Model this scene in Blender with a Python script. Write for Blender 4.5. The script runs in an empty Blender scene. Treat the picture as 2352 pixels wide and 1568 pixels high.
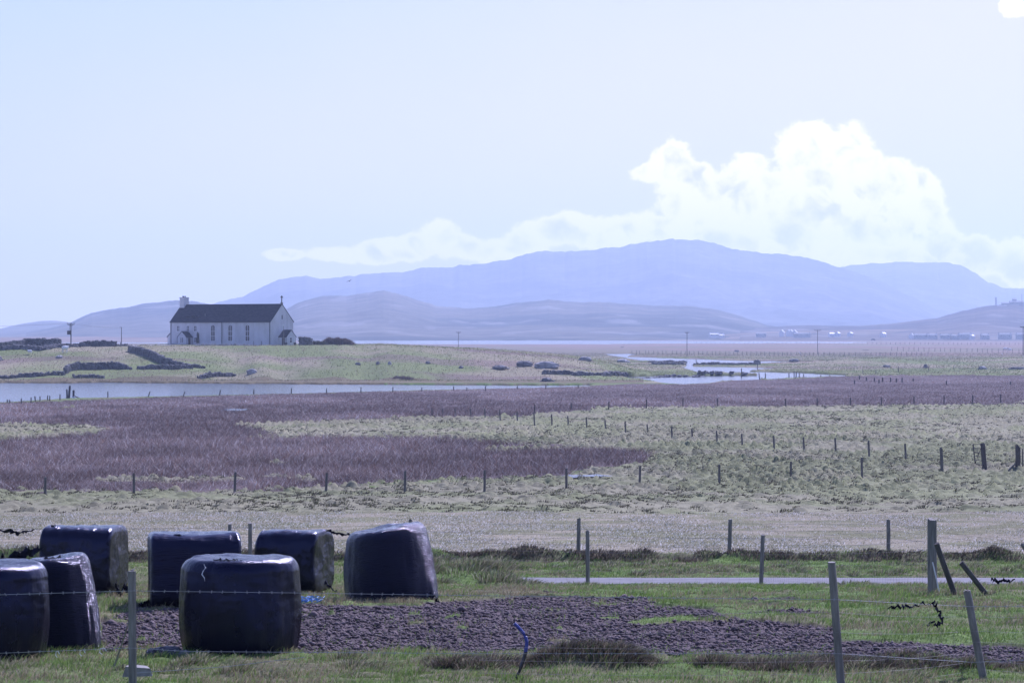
import bpy, math, random
import numpy as np
from mathutils import Vector, Matrix
random.seed(7); RNG = np.random.default_rng(11)
sc = bpy.context.scene
col = sc.collection
# the photograph seen as 2352 x 1568: focal length, vertical centre line and horizon row in those units
F, CX, HY, CZ = 6669.0, 1176.0, 764.0, 10.0

# ------------------------------------------------------------ camera, exposure
cam_d = bpy.data.cameras.new('camera'); cam = bpy.data.objects.new('camera', cam_d); col.objects.link(cam)
cam.location = (0, 0, CZ); cam.rotation_euler = (math.radians(90), 0, 0)
cam_d.sensor_width = 36; cam_d.lens = 36 * F / 2352; cam_d.shift_y = (HY - 784) / 2352
cam_d.clip_start = 0.5; cam_d.clip_end = 60000
sc.camera = cam
sc.view_settings.view_transform = 'Standard'; sc.view_settings.look = 'None'
sc.view_settings.exposure = EXPOSURE = 0.72
sc.view_settings.gamma = 1.0

# ------------------------------------------------------------ sun
SUN_EL, SUN_AZ = math.radians(41), math.radians(24)      # azimuth measured to the right of the view
sd = Vector((math.sin(SUN_AZ) * math.cos(SUN_EL), math.cos(SUN_AZ) * math.cos(SUN_EL), math.sin(SUN_EL)))
sun_d = bpy.data.lights.new('sun', 'SUN'); sun = bpy.data.objects.new('sun', sun_d); col.objects.link(sun)
sun_d.energy = 5.0; sun_d.angle = math.radians(0.5); sun_d.color = (0.76, 0.73, 1.0)
sun.rotation_euler = (-sd).to_track_quat('-Z', 'Y').to_euler(); sun.location = (60, 100, 200)

# ------------------------------------------------------------ world: Nishita sky with a bank of cumulus
w = bpy.data.worlds.new("World"); sc.world = w; w.use_nodes = True
nt = w.node_tree; N = nt.nodes; L = nt.links; N.clear()
def nd(t, **k):
    n = N.new(t)
    for a, b in k.items(): setattr(n, a, b)
    return n
def sock(s, v):
    if isinstance(v, (int, float)): s.default_value = v
    elif isinstance(v, (tuple, list)): s.default_value = v
    else: L.new(v, s)
def mth(op, a, b=0.0, c=None, clamp=False):
    n = nd('ShaderNodeMath', operation=op, use_clamp=clamp); sock(n.inputs[0], a); sock(n.inputs[1], b)
    if c is not None: sock(n.inputs[2], c)
    return n.outputs[0]
def smooth(v, lo, hi):
    n = nd('ShaderNodeMapRange', interpolation_type='SMOOTHSTEP', clamp=True)
    sock(n.inputs[0], v); n.inputs[1].default_value = lo; n.inputs[2].default_value = hi
    return n.outputs[0]
def mixc(f, a, b):
    n = nd('ShaderNodeMix', data_type='RGBA'); sock(n.inputs[0], f); sock(n.inputs[6], a); sock(n.inputs[7], b); return n.outputs[2]
sky = nd('ShaderNodeTexSky', sky_type='NISHITA', sun_disc=False, sun_elevation=SUN_EL, sun_rotation=SUN_AZ,
         altitude=10, air_density=1.0, dust_density=0.6, ozone_density=1.6)
tc = nd('ShaderNodeTexCoord')
sep = nd('ShaderNodeSeparateXYZ'); L.new(tc.outputs['Generated'], sep.inputs[0])
yy = mth('MAXIMUM', sep.outputs[1], 0.02)
# azimuth and elevation tangents of the direction, in degrees-like units (x100)
ax = mth('MULTIPLY', mth('DIVIDE', sep.outputs[0], yy), 100.0)
el = mth('MULTIPLY', mth('DIVIDE', sep.outputs[2], yy), 100.0)
comb = nd('ShaderNodeCombineXYZ'); L.new(ax, comb.inputs[0]); L.new(el, comb.inputs[1])
def noise(vec, scale, detail, rough=0.55, lac=2.0, dist=0.0):
    n = nd('ShaderNodeTexNoise'); L.new(vec, n.inputs['Vector']); n.inputs['Scale'].default_value = scale
    n.inputs['Detail'].default_value = detail; n.inputs['Roughness'].default_value = rough
    n.inputs['Lacunarity'].default_value = lac; n.inputs['Distortion'].default_value = dist
    return n
nbig = noise(comb.outputs[0], 0.6, 12, 0.66)
nw = noise(comb.outputs[0], 0.28, 3, 0.5)
wv = nd('ShaderNodeVectorMath', operation='MULTIPLY_ADD'); L.new(nw.outputs['Color'], wv.inputs[0]); wv.inputs[1].default_value = (1.1, 0.8, 0); L.new(comb.outputs[0], wv.inputs[2])
wofs = nd('ShaderNodeVectorMath', operation='SUBTRACT'); L.new(wv.outputs[0], wofs.inputs[0]); wofs.inputs[1].default_value = (0.55, 0.4, 0)
ws = nd('ShaderNodeSeparateXYZ'); L.new(wofs.outputs[0], ws.inputs[0])
# cumulus lobes: (centre, radii) as photo coordinates turned into direction tangents
LOBES = [(1540,380,70,62),(1480,400,60,30),(1600,450,110,90),(1700,470,110,110),(1760,430,90,70),(1830,360,70,75),(1880,330,50,55),
 (1950,370,75,85),(2010,430,90,90),(1880,460,130,120),(2090,470,85,85),(2130,530,75,80),(2160,570,65,60),(2000,560,160,70),
 (1800,560,190,60),(1640,550,150,50),(1450,530,150,42),(1290,530,95,46),(1230,545,80,40),(1200,570,80,30),(1350,545,90,35),
 (1000,550,60,48),(960,570,50,35),(1060,575,70,35),(880,575,80,30),(760,583,90,24),(660,583,60,16),(1130,580,70,35),
 (2240,590,80,50),(2350,600,90,60),(2352,15,60,35),(1460,398,40,14),(1620,400,40,40),(1740,380,45,30)]
best = None
for (px, py, rx, ry) in LOBES:
    cx, cy, ax_, ay_ = (px - CX) / F * 100, (HY - py) / F * 100, rx / F * 100, ry / F * 100
    a = mth('DIVIDE', mth('SUBTRACT', ws.outputs[0], cx), ax_)
    b = mth('DIVIDE', mth('SUBTRACT', ws.outputs[1], cy), ay_)
    v = mth('SUBTRACT', 1.0, mth('ADD', mth('MULTIPLY', a, a), mth('MULTIPLY', b, b)))
    best = v if best is None else mth('SMOOTH_MAX', best, v, 0.35)
edge = mth('ADD', mth('MAXIMUM', best, -3.0), mth('MULTIPLY', mth('SUBTRACT', nbig.outputs['Fac'], 0.5), 3.2))
front = smooth(sep.outputs[1], 0.05, 0.3)
mask = mth('MULTIPLY', mth('MULTIPLY', smooth(edge, -0.02, 0.42), front), 0.98)
nsh = noise(comb.outputs[0], 0.9, 5, 0.5, dist=0.6)
body = mth('MULTIPLY', smooth(edge, 0.35, 1.3), smooth(nsh.outputs['Fac'], 0.44, 0.6))
low = mth('MULTIPLY', smooth(edge, 0.3, 1.0), smooth(mth('ADD', el, mth('MULTIPLY', nsh.outputs['Fac'], 1.5)), 3.6, 2.9))
shade = mth('MAXIMUM', mth('MULTIPLY', body, 0.9), mth('MULTIPLY', low, mth('MULTIPLY', smooth(ax, 6.0, 9.5), 0.9)))
# thin haze veil of high cloud that pales the sky to the right and low down
vn = noise(comb.outputs[0], 0.12, 4, 0.5)
tint = nd('ShaderNodeMix', data_type='RGBA', blend_type='MULTIPLY'); tint.inputs[0].default_value = 1.0
L.new(sky.outputs[0], tint.inputs[6]); tint.inputs[7].default_value = SKYTINT = (0.80, 0.76, 1.22, 1)
diag = mth('ADD', mth('MULTIPLY', ax, 0.03), mth('MULTIPLY', el, -0.1))
veil = smooth(mth('ADD', diag, mth('MULTIPLY', vn.outputs['Fac'], 0.35)), -1.85, -0.3)
lowsky = mth('MULTIPLY', front, smooth(el, 45, 18))
VEILC = mixc(veil, (3.35, 4.25, 6.0, 1), (5.3, 5.05, 6.0, 1))
skyc = mixc(mth('MULTIPLY', lowsky, 0.92), tint.outputs[2], VEILC)
cl = mixc(shade, (8.9, 8.0, 7.8, 1), (4.6, 4.5, 5.6, 1))
fin = mixc(mask, skyc, cl)
bg = nd('ShaderNodeBackground'); L.new(fin, bg.inputs[0]); bg.inputs[1].default_value = 0.1
wo = nd('ShaderNodeOutputWorld'); L.new(bg.outputs[0], wo.inputs[0])

# ------------------------------------------------------------ materials
def newmat(name):
    m = bpy.data.materials.new(name); m.use_nodes = True; t = m.node_tree
    b = t.nodes['Principled BSDF']; return m, t, b
def tex(t, scale, detail=4, vec=None, coord='Object', rough=0.55, stretch=None):
    n = t.nodes.new('ShaderNodeTexNoise'); n.inputs['Scale'].default_value = scale; n.inputs['Detail'].default_value = detail; n.inputs['Roughness'].default_value = rough
    c = t.nodes.new('ShaderNodeTexCoord')
    if stretch:
        mp = t.nodes.new('ShaderNodeMapping'); mp.inputs['Scale'].default_value = stretch
        t.links.new(c.outputs[coord], mp.inputs[0]); t.links.new(mp.outputs[0], n.inputs['Vector'])
    else: t.links.new(c.outputs[coord], n.inputs['Vector'])
    return n
def ramp(t, fac, stops):
    r = t.nodes.new('ShaderNodeValToRGB'); t.links.new(fac, r.inputs[0])
    e = r.color_ramp.elements
    while len(e) > 1: e.remove(e[0])
    e[0].position = stops[0][0]; e[0].color = (*stops[0][1], 1)
    for p, c in stops[1:]:
        x = e.new(p); x.color = (*c, 1)
    return r.outputs[0]
def bump(t, b, h, strength, dist):
    n = t.nodes.new('ShaderNodeBump'); n.inputs['Strength'].default_value = strength; n.inputs['Distance'].default_value = dist
    t.links.new(h, n.inputs['Height']); t.links.new(n.outputs[0], b.inputs['Normal']); return n
def simple(name, c1, c2, scale=3.0, rough=0.8, bmp=0.0, bd=0.02, stretch=None, detail=5, metal=0.0, spec=0.5):
    m, t, b = newmat(name); n = tex(t, scale, detail, stretch=stretch)
    t.links.new(ramp(t, n.outputs['Fac'], [(0.35, c1), (0.65, c2)]), b.inputs['Base Color'])
    b.inputs['Roughness'].default_value = rough; b.inputs['Metallic'].default_value = metal; b.inputs['Specular IOR Level'].default_value = spec
    if bmp: bump(t, b, n.outputs['Fac'], bmp, bd)
    return m
def vcol(name, rough=0.9, spec=0.2, translucent=0.0, nscale=None, namp=0.5, bmp=0.0, bd=0.05):
    m, t, b = newmat(name)
    a = t.nodes.new('ShaderNodeAttribute'); a.attribute_name = 'Col'; c = a.outputs['Color']
    if nscale:
        n = tex(t, nscale, 6, rough=0.7)
        mr = t.nodes.new('ShaderNodeMapRange'); t.links.new(n.outputs['Fac'], mr.inputs[0]); mr.inputs[1].default_value = .3; mr.inputs[2].default_value = .7
        mr.inputs[3].default_value = 1 - namp; mr.inputs[4].default_value = 1 + namp
        v = t.nodes.new('ShaderNodeVectorMath'); v.operation = 'SCALE'; t.links.new(c, v.inputs[0]); t.links.new(mr.outputs[0], v.inputs['Scale']); c = v.outputs[0]
        if bmp: bump(t, b, n.outputs['Fac'], bmp, bd)
    t.links.new(c, b.inputs['Base Color']); b.inputs['Roughness'].default_value = rough; b.inputs['Specular IOR Level'].default_value = spec
    if translucent:
        tr = t.nodes.new('ShaderNodeBsdfTranslucent'); t.links.new(c, tr.inputs[0])
        mx = t.nodes.new('ShaderNodeMixShader'); mx.inputs[0].default_value = translucent
        t.links.new(b.outputs[0], mx.inputs[1]); t.links.new(tr.outputs[0], mx.inputs[2])
        t.links.new(mx.outputs[0], t.nodes['Material Output'].inputs[0])
    return m
M = {}
M['ground'] = vcol('ground', 0.95, 0.1, 0, 2.2, 0.35, 0.6, 0.12)
M['hill'] = vcol('hill', 1.0, 0.0, 0, 0.02, 0.45)
M['blade'] = vcol('blade', 0.55, 0.35, 0.32)
M['reed'] = vcol('reed', 0.6, 0.3, 0.25)
M['asphalt'] = simple('asphalt', (0.15, 0.15, 0.155), (0.21, 0.21, 0.215), 1.5, 0.9, 0.2, 0.01, spec=0.1)
M['post'] = simple('weathered_wood', (0.13, 0.12, 0.10), (0.26, 0.245, 0.215), 9, 0.85, 0.5, 0.01, stretch=(3, 3, 0.4))
M['postmid'] = simple('grey_wood', (0.09, 0.085, 0.075), (0.16, 0.15, 0.135), 9, 0.9, 0.5, 0.01, stretch=(3, 3, 0.4))
M['postdark'] = simple('old_wood', (0.05, 0.045, 0.04), (0.10, 0.09, 0.08), 9, 0.9, 0.5, 0.01, stretch=(3, 3, 0.4))
M['wire'] = simple('galvanised_wire', (0.12, 0.12, 0.13), (0.2, 0.2, 0.2), 30, 0.7, metal=0.0)
M['barb'] = simple('barbed_wire', (0.3, 0.3, 0.32), (0.45, 0.45, 0.45), 30, 0.6)
M['glareroof'] = simple('glare_roof', (0.55, 0.55, 0.55), (0.7, 0.7, 0.7), 1, 0.4)  # sun glare off the far croft roofs put into a pale colour
M['stone'] = simple('field_stone', (0.07, 0.07, 0.07), (0.22, 0.215, 0.21), 0.9, 0.95, 0.6, 0.1)
M['palestone'] = simple('pale_stone', (0.2, 0.2, 0.195), (0.4, 0.39, 0.37), 0.8, 0.95, 0.4, 0.1)
M['render'] = simple('white_harling', (0.58, 0.58, 0.57), (0.72, 0.72, 0.72), 0.7, 0.95, 0.2, 0.02, stretch=(1, 1, .3))
M['slate'] = simple('slate', (0.022, 0.024, 0.03), (0.062, 0.064, 0.072), 1.2, 0.9, 0.3, 0.02, stretch=(1, 4, 4), spec=0.2)
M['glass'] = simple('dark_glass', (0.03, 0.03, 0.035), (0.045, 0.045, 0.05), 1, 0.12)
M['frame'] = simple('white_paint', (0.72, 0.72, 0.72), (0.8, 0.8, 0.8), 3, 0.5)
M['pipe'] = simple('dark_pipe', (0.03, 0.03, 0.035), (0.05, 0.05, 0.055), 3, 0.5)
M['door'] = simple('dark_door', (0.045, 0.03, 0.03), (0.07, 0.045, 0.04), 3, 0.6)
M['wool'] = simple('wool', (0.8, 0.78, 0.72), (0.92, 0.9, 0.86), 8, 1.0, 0.5, 0.03)
M['sheepskin'] = simple('sheep_face', (0.05, 0.045, 0.04), (0.1, 0.09, 0.08), 8, 0.9)
def plastic(name, c, rough, stretch, bs=0.6):
    m, t, b = newmat(name)
    n1 = tex(t, 9, 8, stretch=stretch, rough=0.6); n2 = tex(t, 2.2, 3)
    ad = t.nodes.new('ShaderNodeMath'); ad.operation = 'MULTIPLY_ADD'; t.links.new(n2.outputs['Fac'], ad.inputs[0]); ad.inputs[1].default_value = 2.0; t.links.new(n1.outputs['Fac'], ad.inputs[2])
    bump(t, b, ad.outputs[0], bs, 0.03)
    b.inputs['Base Color'].default_value = (*c, 1); b.inputs['Specular Tint'].default_value = (.42, .45, .8, 1)  # blue in base and specular tint stands in for veiling glare
    r = t.nodes.new('ShaderNodeMapRange'); n3 = tex(t, 1.7, 5); t.links.new(n3.outputs['Fac'], r.inputs[0])
    r.inputs[1].default_value = .35; r.inputs[2].default_value = .65; r.inputs[3].default_value = rough * 0.7; r.inputs[4].default_value = rough * 1.7
    t.links.new(r.outputs[0], b.inputs['Roughness']); b.inputs['IOR'].default_value = 1.5
    return m
M['wrapV'] = plastic('bale_wrap_upright', (0.004, 0.004, 0.012), 0.15, (0.6, 0.6, 5), 0.5)
M['wrapS'] = plastic('bale_wrap_smooth', (0.004, 0.004, 0.012), 0.2, (4, 4, .4), 0.4)
M['wrapH'] = plastic('bale_wrap_lying', (0.004, 0.004, 0.012), 0.15, (5, 0.6, 0.6), 0.5)
M['wrapT'] = plastic('bale_wrap_tight', (0.004, 0.004, 0.012), 0.13, (1.5, 1.5, 8), 1.0)
M['wrapC'] = plastic('crumpled_wrap', (0.004, 0.004, 0.01), 0.2, (3, 3, 6), 1.0)
M['twine'] = simple('blue_twine', (0.02, 0.18, 0.5), (0.05, 0.3, 0.65), 20, 0.5)
M['hose'] = simple('blue_hose', (0.02, 0.03, 0.2), (0.04, 0.06, 0.3), 6, 0.35)
M['hosedark'] = simple('black_hose', (0.015, 0.015, 0.02), (0.03, 0.03, 0.035), 6, 0.4)
def watermat():
    m, t, b = newmat('water')
    n1 = tex(t, 0.9, 4, stretch=(1, 0.35, 1), rough=0.6); n2 = tex(t, 0.05, 3)
    b.inputs['Base Color'].default_value = (0.02, 0.03, 0.05, 1); b.inputs['Roughness'].default_value = 0.12; b.inputs['IOR'].default_value = 1.33
    bump(t, b, n1.outputs['Fac'], 0.8, 0.4)
    return m
M['water'] = watermat()

def tag(o, label=None, cat=None, group=None, kind=None):
    if label: o['label'] = label
    if cat: o['category'] = cat
    if group: o['group'] = group
    if kind: o['kind'] = kind
    return o
def npmesh(name, V, Fc, mat, colr=None, smooth=False, parent=None, loc=(0, 0, 0), link=True):
    """V (n,3) float, Fc: (m,k) int array with k = 3 or 4"""
    me = bpy.data.meshes.new(name); V = np.asarray(V, np.float32); Fc = np.asarray(Fc, np.int32)
    me.vertices.add(len(V)); me.vertices.foreach_set('co', V.ravel())
    m, k = Fc.shape
    me.loops.add(m * k); me.loops.foreach_set('vertex_index', Fc.ravel())
    me.polygons.add(m); me.polygons.foreach_set('loop_start', np.arange(m, dtype=np.int32) * k)
    if smooth: me.polygons.foreach_set('use_smooth', np.ones(m, bool))
    me.update(calc_edges=True)
    if colr is not None:
        a = me.color_attributes.new('Col', 'FLOAT_COLOR', 'POINT')
        c = np.ones((len(V), 4), np.float32); c[:, :3] = colr; a.data.foreach_set('color', c.ravel())
    me.materials.append(mat)
    if not link: return me
    o = bpy.data.objects.new(name, me); o.location = loc; col.objects.link(o)
    if parent: o.parent = parent
    return o
def empty(name, loc, rz=0):
    o = bpy.data.objects.new(name, None); o.empty_display_size = .3; o.location = loc; o.rotation_euler = (0, 0, rz); col.objects.link(o); return o

# ------------------------------------------------------------ numpy noise
def h2(ix, iy, s):
    n = (ix.astype(np.int64) * 374761393 + iy.astype(np.int64) * 668265263 + s * 1274126177) & 0xffffffff
    n = ((n ^ (n >> 13)) * 1274126177) & 0xffffffff
    return ((n ^ (n >> 16)) & 0xffffff) / float(0xffffff)
def vn(x, y, s=0):
    x = np.asarray(x, float); y = np.asarray(y, float)
    ix = np.floor(x).astype(np.int64); iy = np.floor(y).astype(np.int64); fx = x - ix; fy = y - iy
    fx = fx * fx * (3 - 2 * fx); fy = fy * fy * (3 - 2 * fy)
    a = h2(ix, iy, s); b = h2(ix + 1, iy, s); c = h2(ix, iy + 1, s); d = h2(ix + 1, iy + 1, s)
    return a + (b - a) * fx + (c - a) * fy + (a - b - c + d) * fx * fy
def fbm(x, y, s=0, o=4):
    r = 0; a = .5; t = 0
    for i in range(o):
        r = r + a * vn(x * 2 ** i, y * 2 ** i, s + i * 17); t += a; a *= .5
    return r / t
def bumps(X, Y, cell, rlo, rhi, s, sharp=1.0, keep=1.0, asym=1.0):
    """a field of rounded clumps on a jittered lattice, 0..1"""
    ix = np.floor(X / cell).astype(np.int64); iy = np.floor(Y / cell).astype(np.int64); out = np.zeros_like(X, float)
    for dx in (-1, 0, 1):
        for dy in (-1, 0, 1):
            jx = ix + dx; jy = iy + dy
            cx = (jx + .1 + .8 * h2(jx, jy, s)) * cell; cy = (jy + .1 + .8 * h2(jx, jy, s + 5)) * cell
            r = (rlo + (rhi - rlo) * h2(jx, jy, s + 9)) * cell; hh = .35 + .65 * h2(jx, jy, s + 13)
            hh = hh * (h2(jx, jy, s + 21) < keep)
            dy = np.where(Y < cy, (Y - cy) * asym, (Y - cy) * .8); d2 = ((X - cx) ** 2 + dy ** 2) / (r * r)
            out = np.maximum(out, hh * np.maximum(0, 1 - d2) ** sharp)
    return out
def pip(px, py, poly):
    """smooth-free point in polygon, vectorised"""
    inside = np.zeros(px.shape, bool); n = len(poly); j = n - 1
    for i in range(n):
        xi, yi = poly[i]; xj, yj = poly[j]
        if yi != yj:
            c = ((yi > py) != (yj > py)) & (px < (xj - xi) * (py - yi) / (yj - yi) + xi)
            inside ^= c
        j = i
    return inside
def sstep(v, a, b):
    t = np.clip((v - a) / (b - a), 0, 1); return t * t * (3 - 2 * t)
# ------------------------------------------------------------ the lie of the land (camera height 10 m over the water level z = 0)
TD = np.array([-80, 0, 12, 26, 28.5, 31.5, 39.4, 42, 45, 50, 55, 61, 65.4, 74, 90, 115, 155, 205, 258, 342, 400, 450, 600, 12000.])
TZ = np.array([1.6, 1.7, 2.3, 3.2, 3.33, 3.5, 3.69, 3.87, 3.97, 4.43, 4.85, 5.32, 5.52, 5.80, 6.37, 7.17, 8.51, 9.05, 9.36, 9.62, 9.68, 9.66, 9.66, 9.55])
_dd = np.concatenate([np.arange(-80, 500, .25), np.geomspace(500, 13000, 400)])
_zz = np.interp(_dd, TD, TZ); _k = 9
_zs = np.convolve(np.pad(_zz[:2320], (_k, _k), 'edge'), np.hanning(2 * _k + 1) / np.hanning(2 * _k + 1).sum(), 'valid'); _zz[:2320] = _zs
def profile(Y): return CZ - np.interp(Y, _dd, _zz)
CREST = ([-900, -300, 0, 150, 380, 680, 870, 1000, 1100, 1200, 1300, 1400, 1450, 1500], [5.6, 6.2, 6.4, 6.5, 6.9, 6.95, 6.95, 6.4, 5.9, 5.1, 4.2, 2.6, 1.0, .35])
WATER_SHORE = [(-1500, 868), (-1500, 945), (0, 929), (160, 919), (400, 914), (640, 909), (870, 903), (1000, 899), (1200, 895.5), (1350, 890.5), (1360, 884), (1290, 885), (1000, 884), (760, 882.5), (500, 881), (230, 878.5), (160, 880), (0, 879), (-1500, 868)]
STREAMS = [
 [(1384, 813), (1445, 812.5), (1470, 815), (1440, 819), (1569, 823.5), (1681, 827.6), (1760, 829.5), (1838, 830.2), (1815, 834), (1737, 837.5), (1610, 837.5), (1580, 837), (1574, 834), (1520, 832), (1470, 830), (1440, 824), (1400, 818)],
 [(1561, 842), (1640, 842), (1730, 843.5), (1790, 847), (1770, 850), (1720, 853.5), (1837, 856), (1900, 859.5), (1944, 861), (1940, 868), (1837, 871), (1750, 874), (1660, 878), (1625, 883), (1569, 885.5), (1530, 883), (1480, 876), (1430, 870), (1400, 866), (1500, 864), (1610, 863), (1740, 862.6), (1700, 860), (1600, 858), (1575, 850)],
 [(1575, 836), (1592, 836), (1592, 843), (1575, 843)],
]
PUDDLES = [[(1280, 1096.5), (1300, 1094), (1350, 1094.5), (1370, 1093), (1410, 1096), (1380, 1098), (1350, 1097.3), (1310, 1100)], [(505, 942), (530, 939.5), (575, 940), (560, 944.5), (520, 944.5)]]
LOCH = [[(660, 787), (830, 790), (1050, 791), (1350, 791), (1480, 789.5), (1950, 788.3), (2020, 786.6), (1950, 785.0), (1480, 782.2), (1200, 781), (860, 781), (660, 781)],
        [(-400, 789), (60, 787.5), (138, 788), (420, 789), (640, 792), (660, 788), (400, 786.2), (100, 785.8), (-400, 786.5)]]
SOIL = [(235, 1390), (420, 1385), (700, 1384), (1000, 1388), (1180, 1366), (1280, 1360), (1400, 1358), (1500, 1366), (1560, 1400), (1700, 1425), (1860, 1440), (1870, 1465), (2100, 1478), (2600, 1492), (2600, 1540), (2150, 1522), (1900, 1512), (1400, 1500), (1000, 1495), (690, 1490), (235, 1500)]
REEDS = [[(-900, 1008), (0, 1010), (300, 990), (600, 1003), (900, 1003), (1250, 1018), (1400, 1030), (1500, 1045), (1480, 1062), (1350, 1075), (1280, 1095), (1100, 1098), (900, 1105), (700, 1118), (550, 1128), (300, 1130), (0, 1128), (-900, 1128)],
 [(-900, 930), (0, 926), (400, 911), (870, 899), (1350, 887), (1380, 884), (1480, 881), (1560, 882), (1630, 880), (1700, 872), (1850, 869), (1960, 864), (2100, 863), (2600, 861), (2600, 926), (2300, 929), (1700, 934), (1400, 937), (1200, 955), (970, 958), (800, 965), (540, 976), (650, 1000), (300, 1000), (200, 1000), (250, 985), (200, 976), (0, 973), (-900, 975)]]
HUM = [[(-900, 975), (0, 973), (200, 978), (250, 985), (150, 1003), (0, 1010), (-900, 1012)],
 [(540, 976), (800, 965), (970, 958), (1200, 955), (1400, 937), (1700, 934), (2300, 929), (3300, 925), (3300, 1183), (-900, 1183), (-900, 1128), (0, 1128), (700, 1118), (1280, 1095), (1480, 1062), (1500, 1045), (1250, 1018), (900, 1003), (600, 1003)]]
def plane_py(Y, z): return HY + (CZ - z) * F / np.maximum(Y, 1.)
def wmask(X, Y):
    px = CX + X / np.maximum(Y, 1.) * F; py = plane_py(Y, 0.0)
    jx = px; jy = py + (vn(px / 14, Y * 0 + py / 3, 3) - .5) * 1.0 * np.clip((py - 780) / 60, .0, 1)
    m = np.zeros(X.shape, bool)
    far = (Y > 380)
    for P in [WATER_SHORE] + STREAMS: m |= pip(jx, jy, P)
    for P in LOCH: m |= pip(px, py, P)
    return m & far
def hillock(X, Y):
    px = CX + X / np.maximum(Y, 1.) * F
    c = np.interp(px, *CREST)
    t = np.clip((Y - 584 - 14 * vn(px / 60, Y * 0, 5)) / 108, 0, 1); up = np.clip(t * 1.25, 0, 1) ** .85
    up = up + 0.06 * np.sin(t * 9 + px / 130.) * t * (1 - t) * 2
    dn = 1 - sstep(Y, 752, 900)
    return np.maximum(0, (c - .35)) * np.minimum(up, 1.0) * dn
def base(X, Y):
    X = np.asarray(X, float); Y = np.asarray(Y, float)
    z = profile(Y) + hillock(X, Y)
    px = CX + X / np.maximum(Y, 1.) * F
    # bank left of the road's visible end
    z = z + .42 * sstep(-px, -1235, -1120) * np.exp(-((Y - 60.2) / 2.0) ** 2)
    # mounds on the right beyond the streams
    z = z + 1.7 * np.exp(-((px - 2010) / 150) ** 2 - ((Y - 905) / 60) ** 2) + 1.5 * np.exp(-((px - 2380) / 160) ** 2 - ((Y - 960) / 80) ** 2)
    return z
def ptype(X, Y):
    """plan position -> photo coordinates of the bare land, then soil / hummock / reed / field weights"""
    Y1 = np.maximum(Y, 1.); px = CX + X / Y1 * F; py = HY + (CZ - base(X, Y)) * F / Y1
    jx = px + (vn(X * 1.1, Y * .8, 31) - .5) * 3000 / Y1 + (vn(X * .25, Y * .2, 32) - .5) * 5200 / Y1
    amp = np.interp(Y, [26, 60, 155, 260, 400, 700], [40, 24, 26, 15, 7, 1.5])
    jy = py + (fbm(X * .9, Y * .6, 33, 3) - .5) * amp
    near = Y < 48
    soil = pip(jx, jy, SOIL) & near
    patch = (fbm(X * .55, Y * .55, 41, 3) > .55) & (px > 1480) & (jx < 1890) & (py > 1372) & (py < 1455) & near
    soil = soil & ~((fbm(X * .8, Y * .6, 42, 4) > .56 + .3 * (1 - sstep(jx, 1250, 1750))) & (py < 1432)) & ~((fbm(X * 1.7, Y * 1.5, 43, 3) > .8))
    soil = soil | patch
    mid = (Y > 100) & (Y < 760)
    reed = np.zeros(X.shape, bool); hum = np.zeros(X.shape, bool)
    for P in REEDS: reed |= pip(jx, jy, P)
    for P in HUM: hum |= pip(jx, jy, P)
    hole = (fbm(X * .07, Y * .035, 35, 4) > .80) & (py > 915) & (Y < 500)
    reed &= mid & ~hole; hum &= mid & ~reed; hum |= hole & mid & ~reed
    field = (Y > 74.6) & (Y < 114 + 5 * vn(X * .3, Y * 0, 8)) & ~reed
    pud = np.zeros(X.shape, bool)
    for P in PUDDLES: pud |= pip(px, py, P)
    return px, py, soil, reed, hum & ~field, field, pud
def verge_bank(X, Y):
    """rough turf bank on the far side of the road, at the foot of the fence"""
    n = .35 + .9 * fbm(X * .9, Y * 0 + 3, 51, 3)
    c = 73.6 + .5 * (vn(X * .5, Y * 0, 52) - .5)
    return .30 * n * np.exp(-((Y - c) / .42) ** 2)
def near_bank(X, Y):
    px = CX + X / np.maximum(Y, 1.) * F
    n = np.clip(fbm(X * 1.3, Y * .8, 55, 3) * 2 - .55, 0, 1.2)
    return   .21 * n * np.exp(-((Y - 29.0 - .5 * (vn(X * .6, 0 * Y, 56) - .5)) / .55) ** 2) * (.35 + .65 * sstep(px, 900, 1500))
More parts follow.
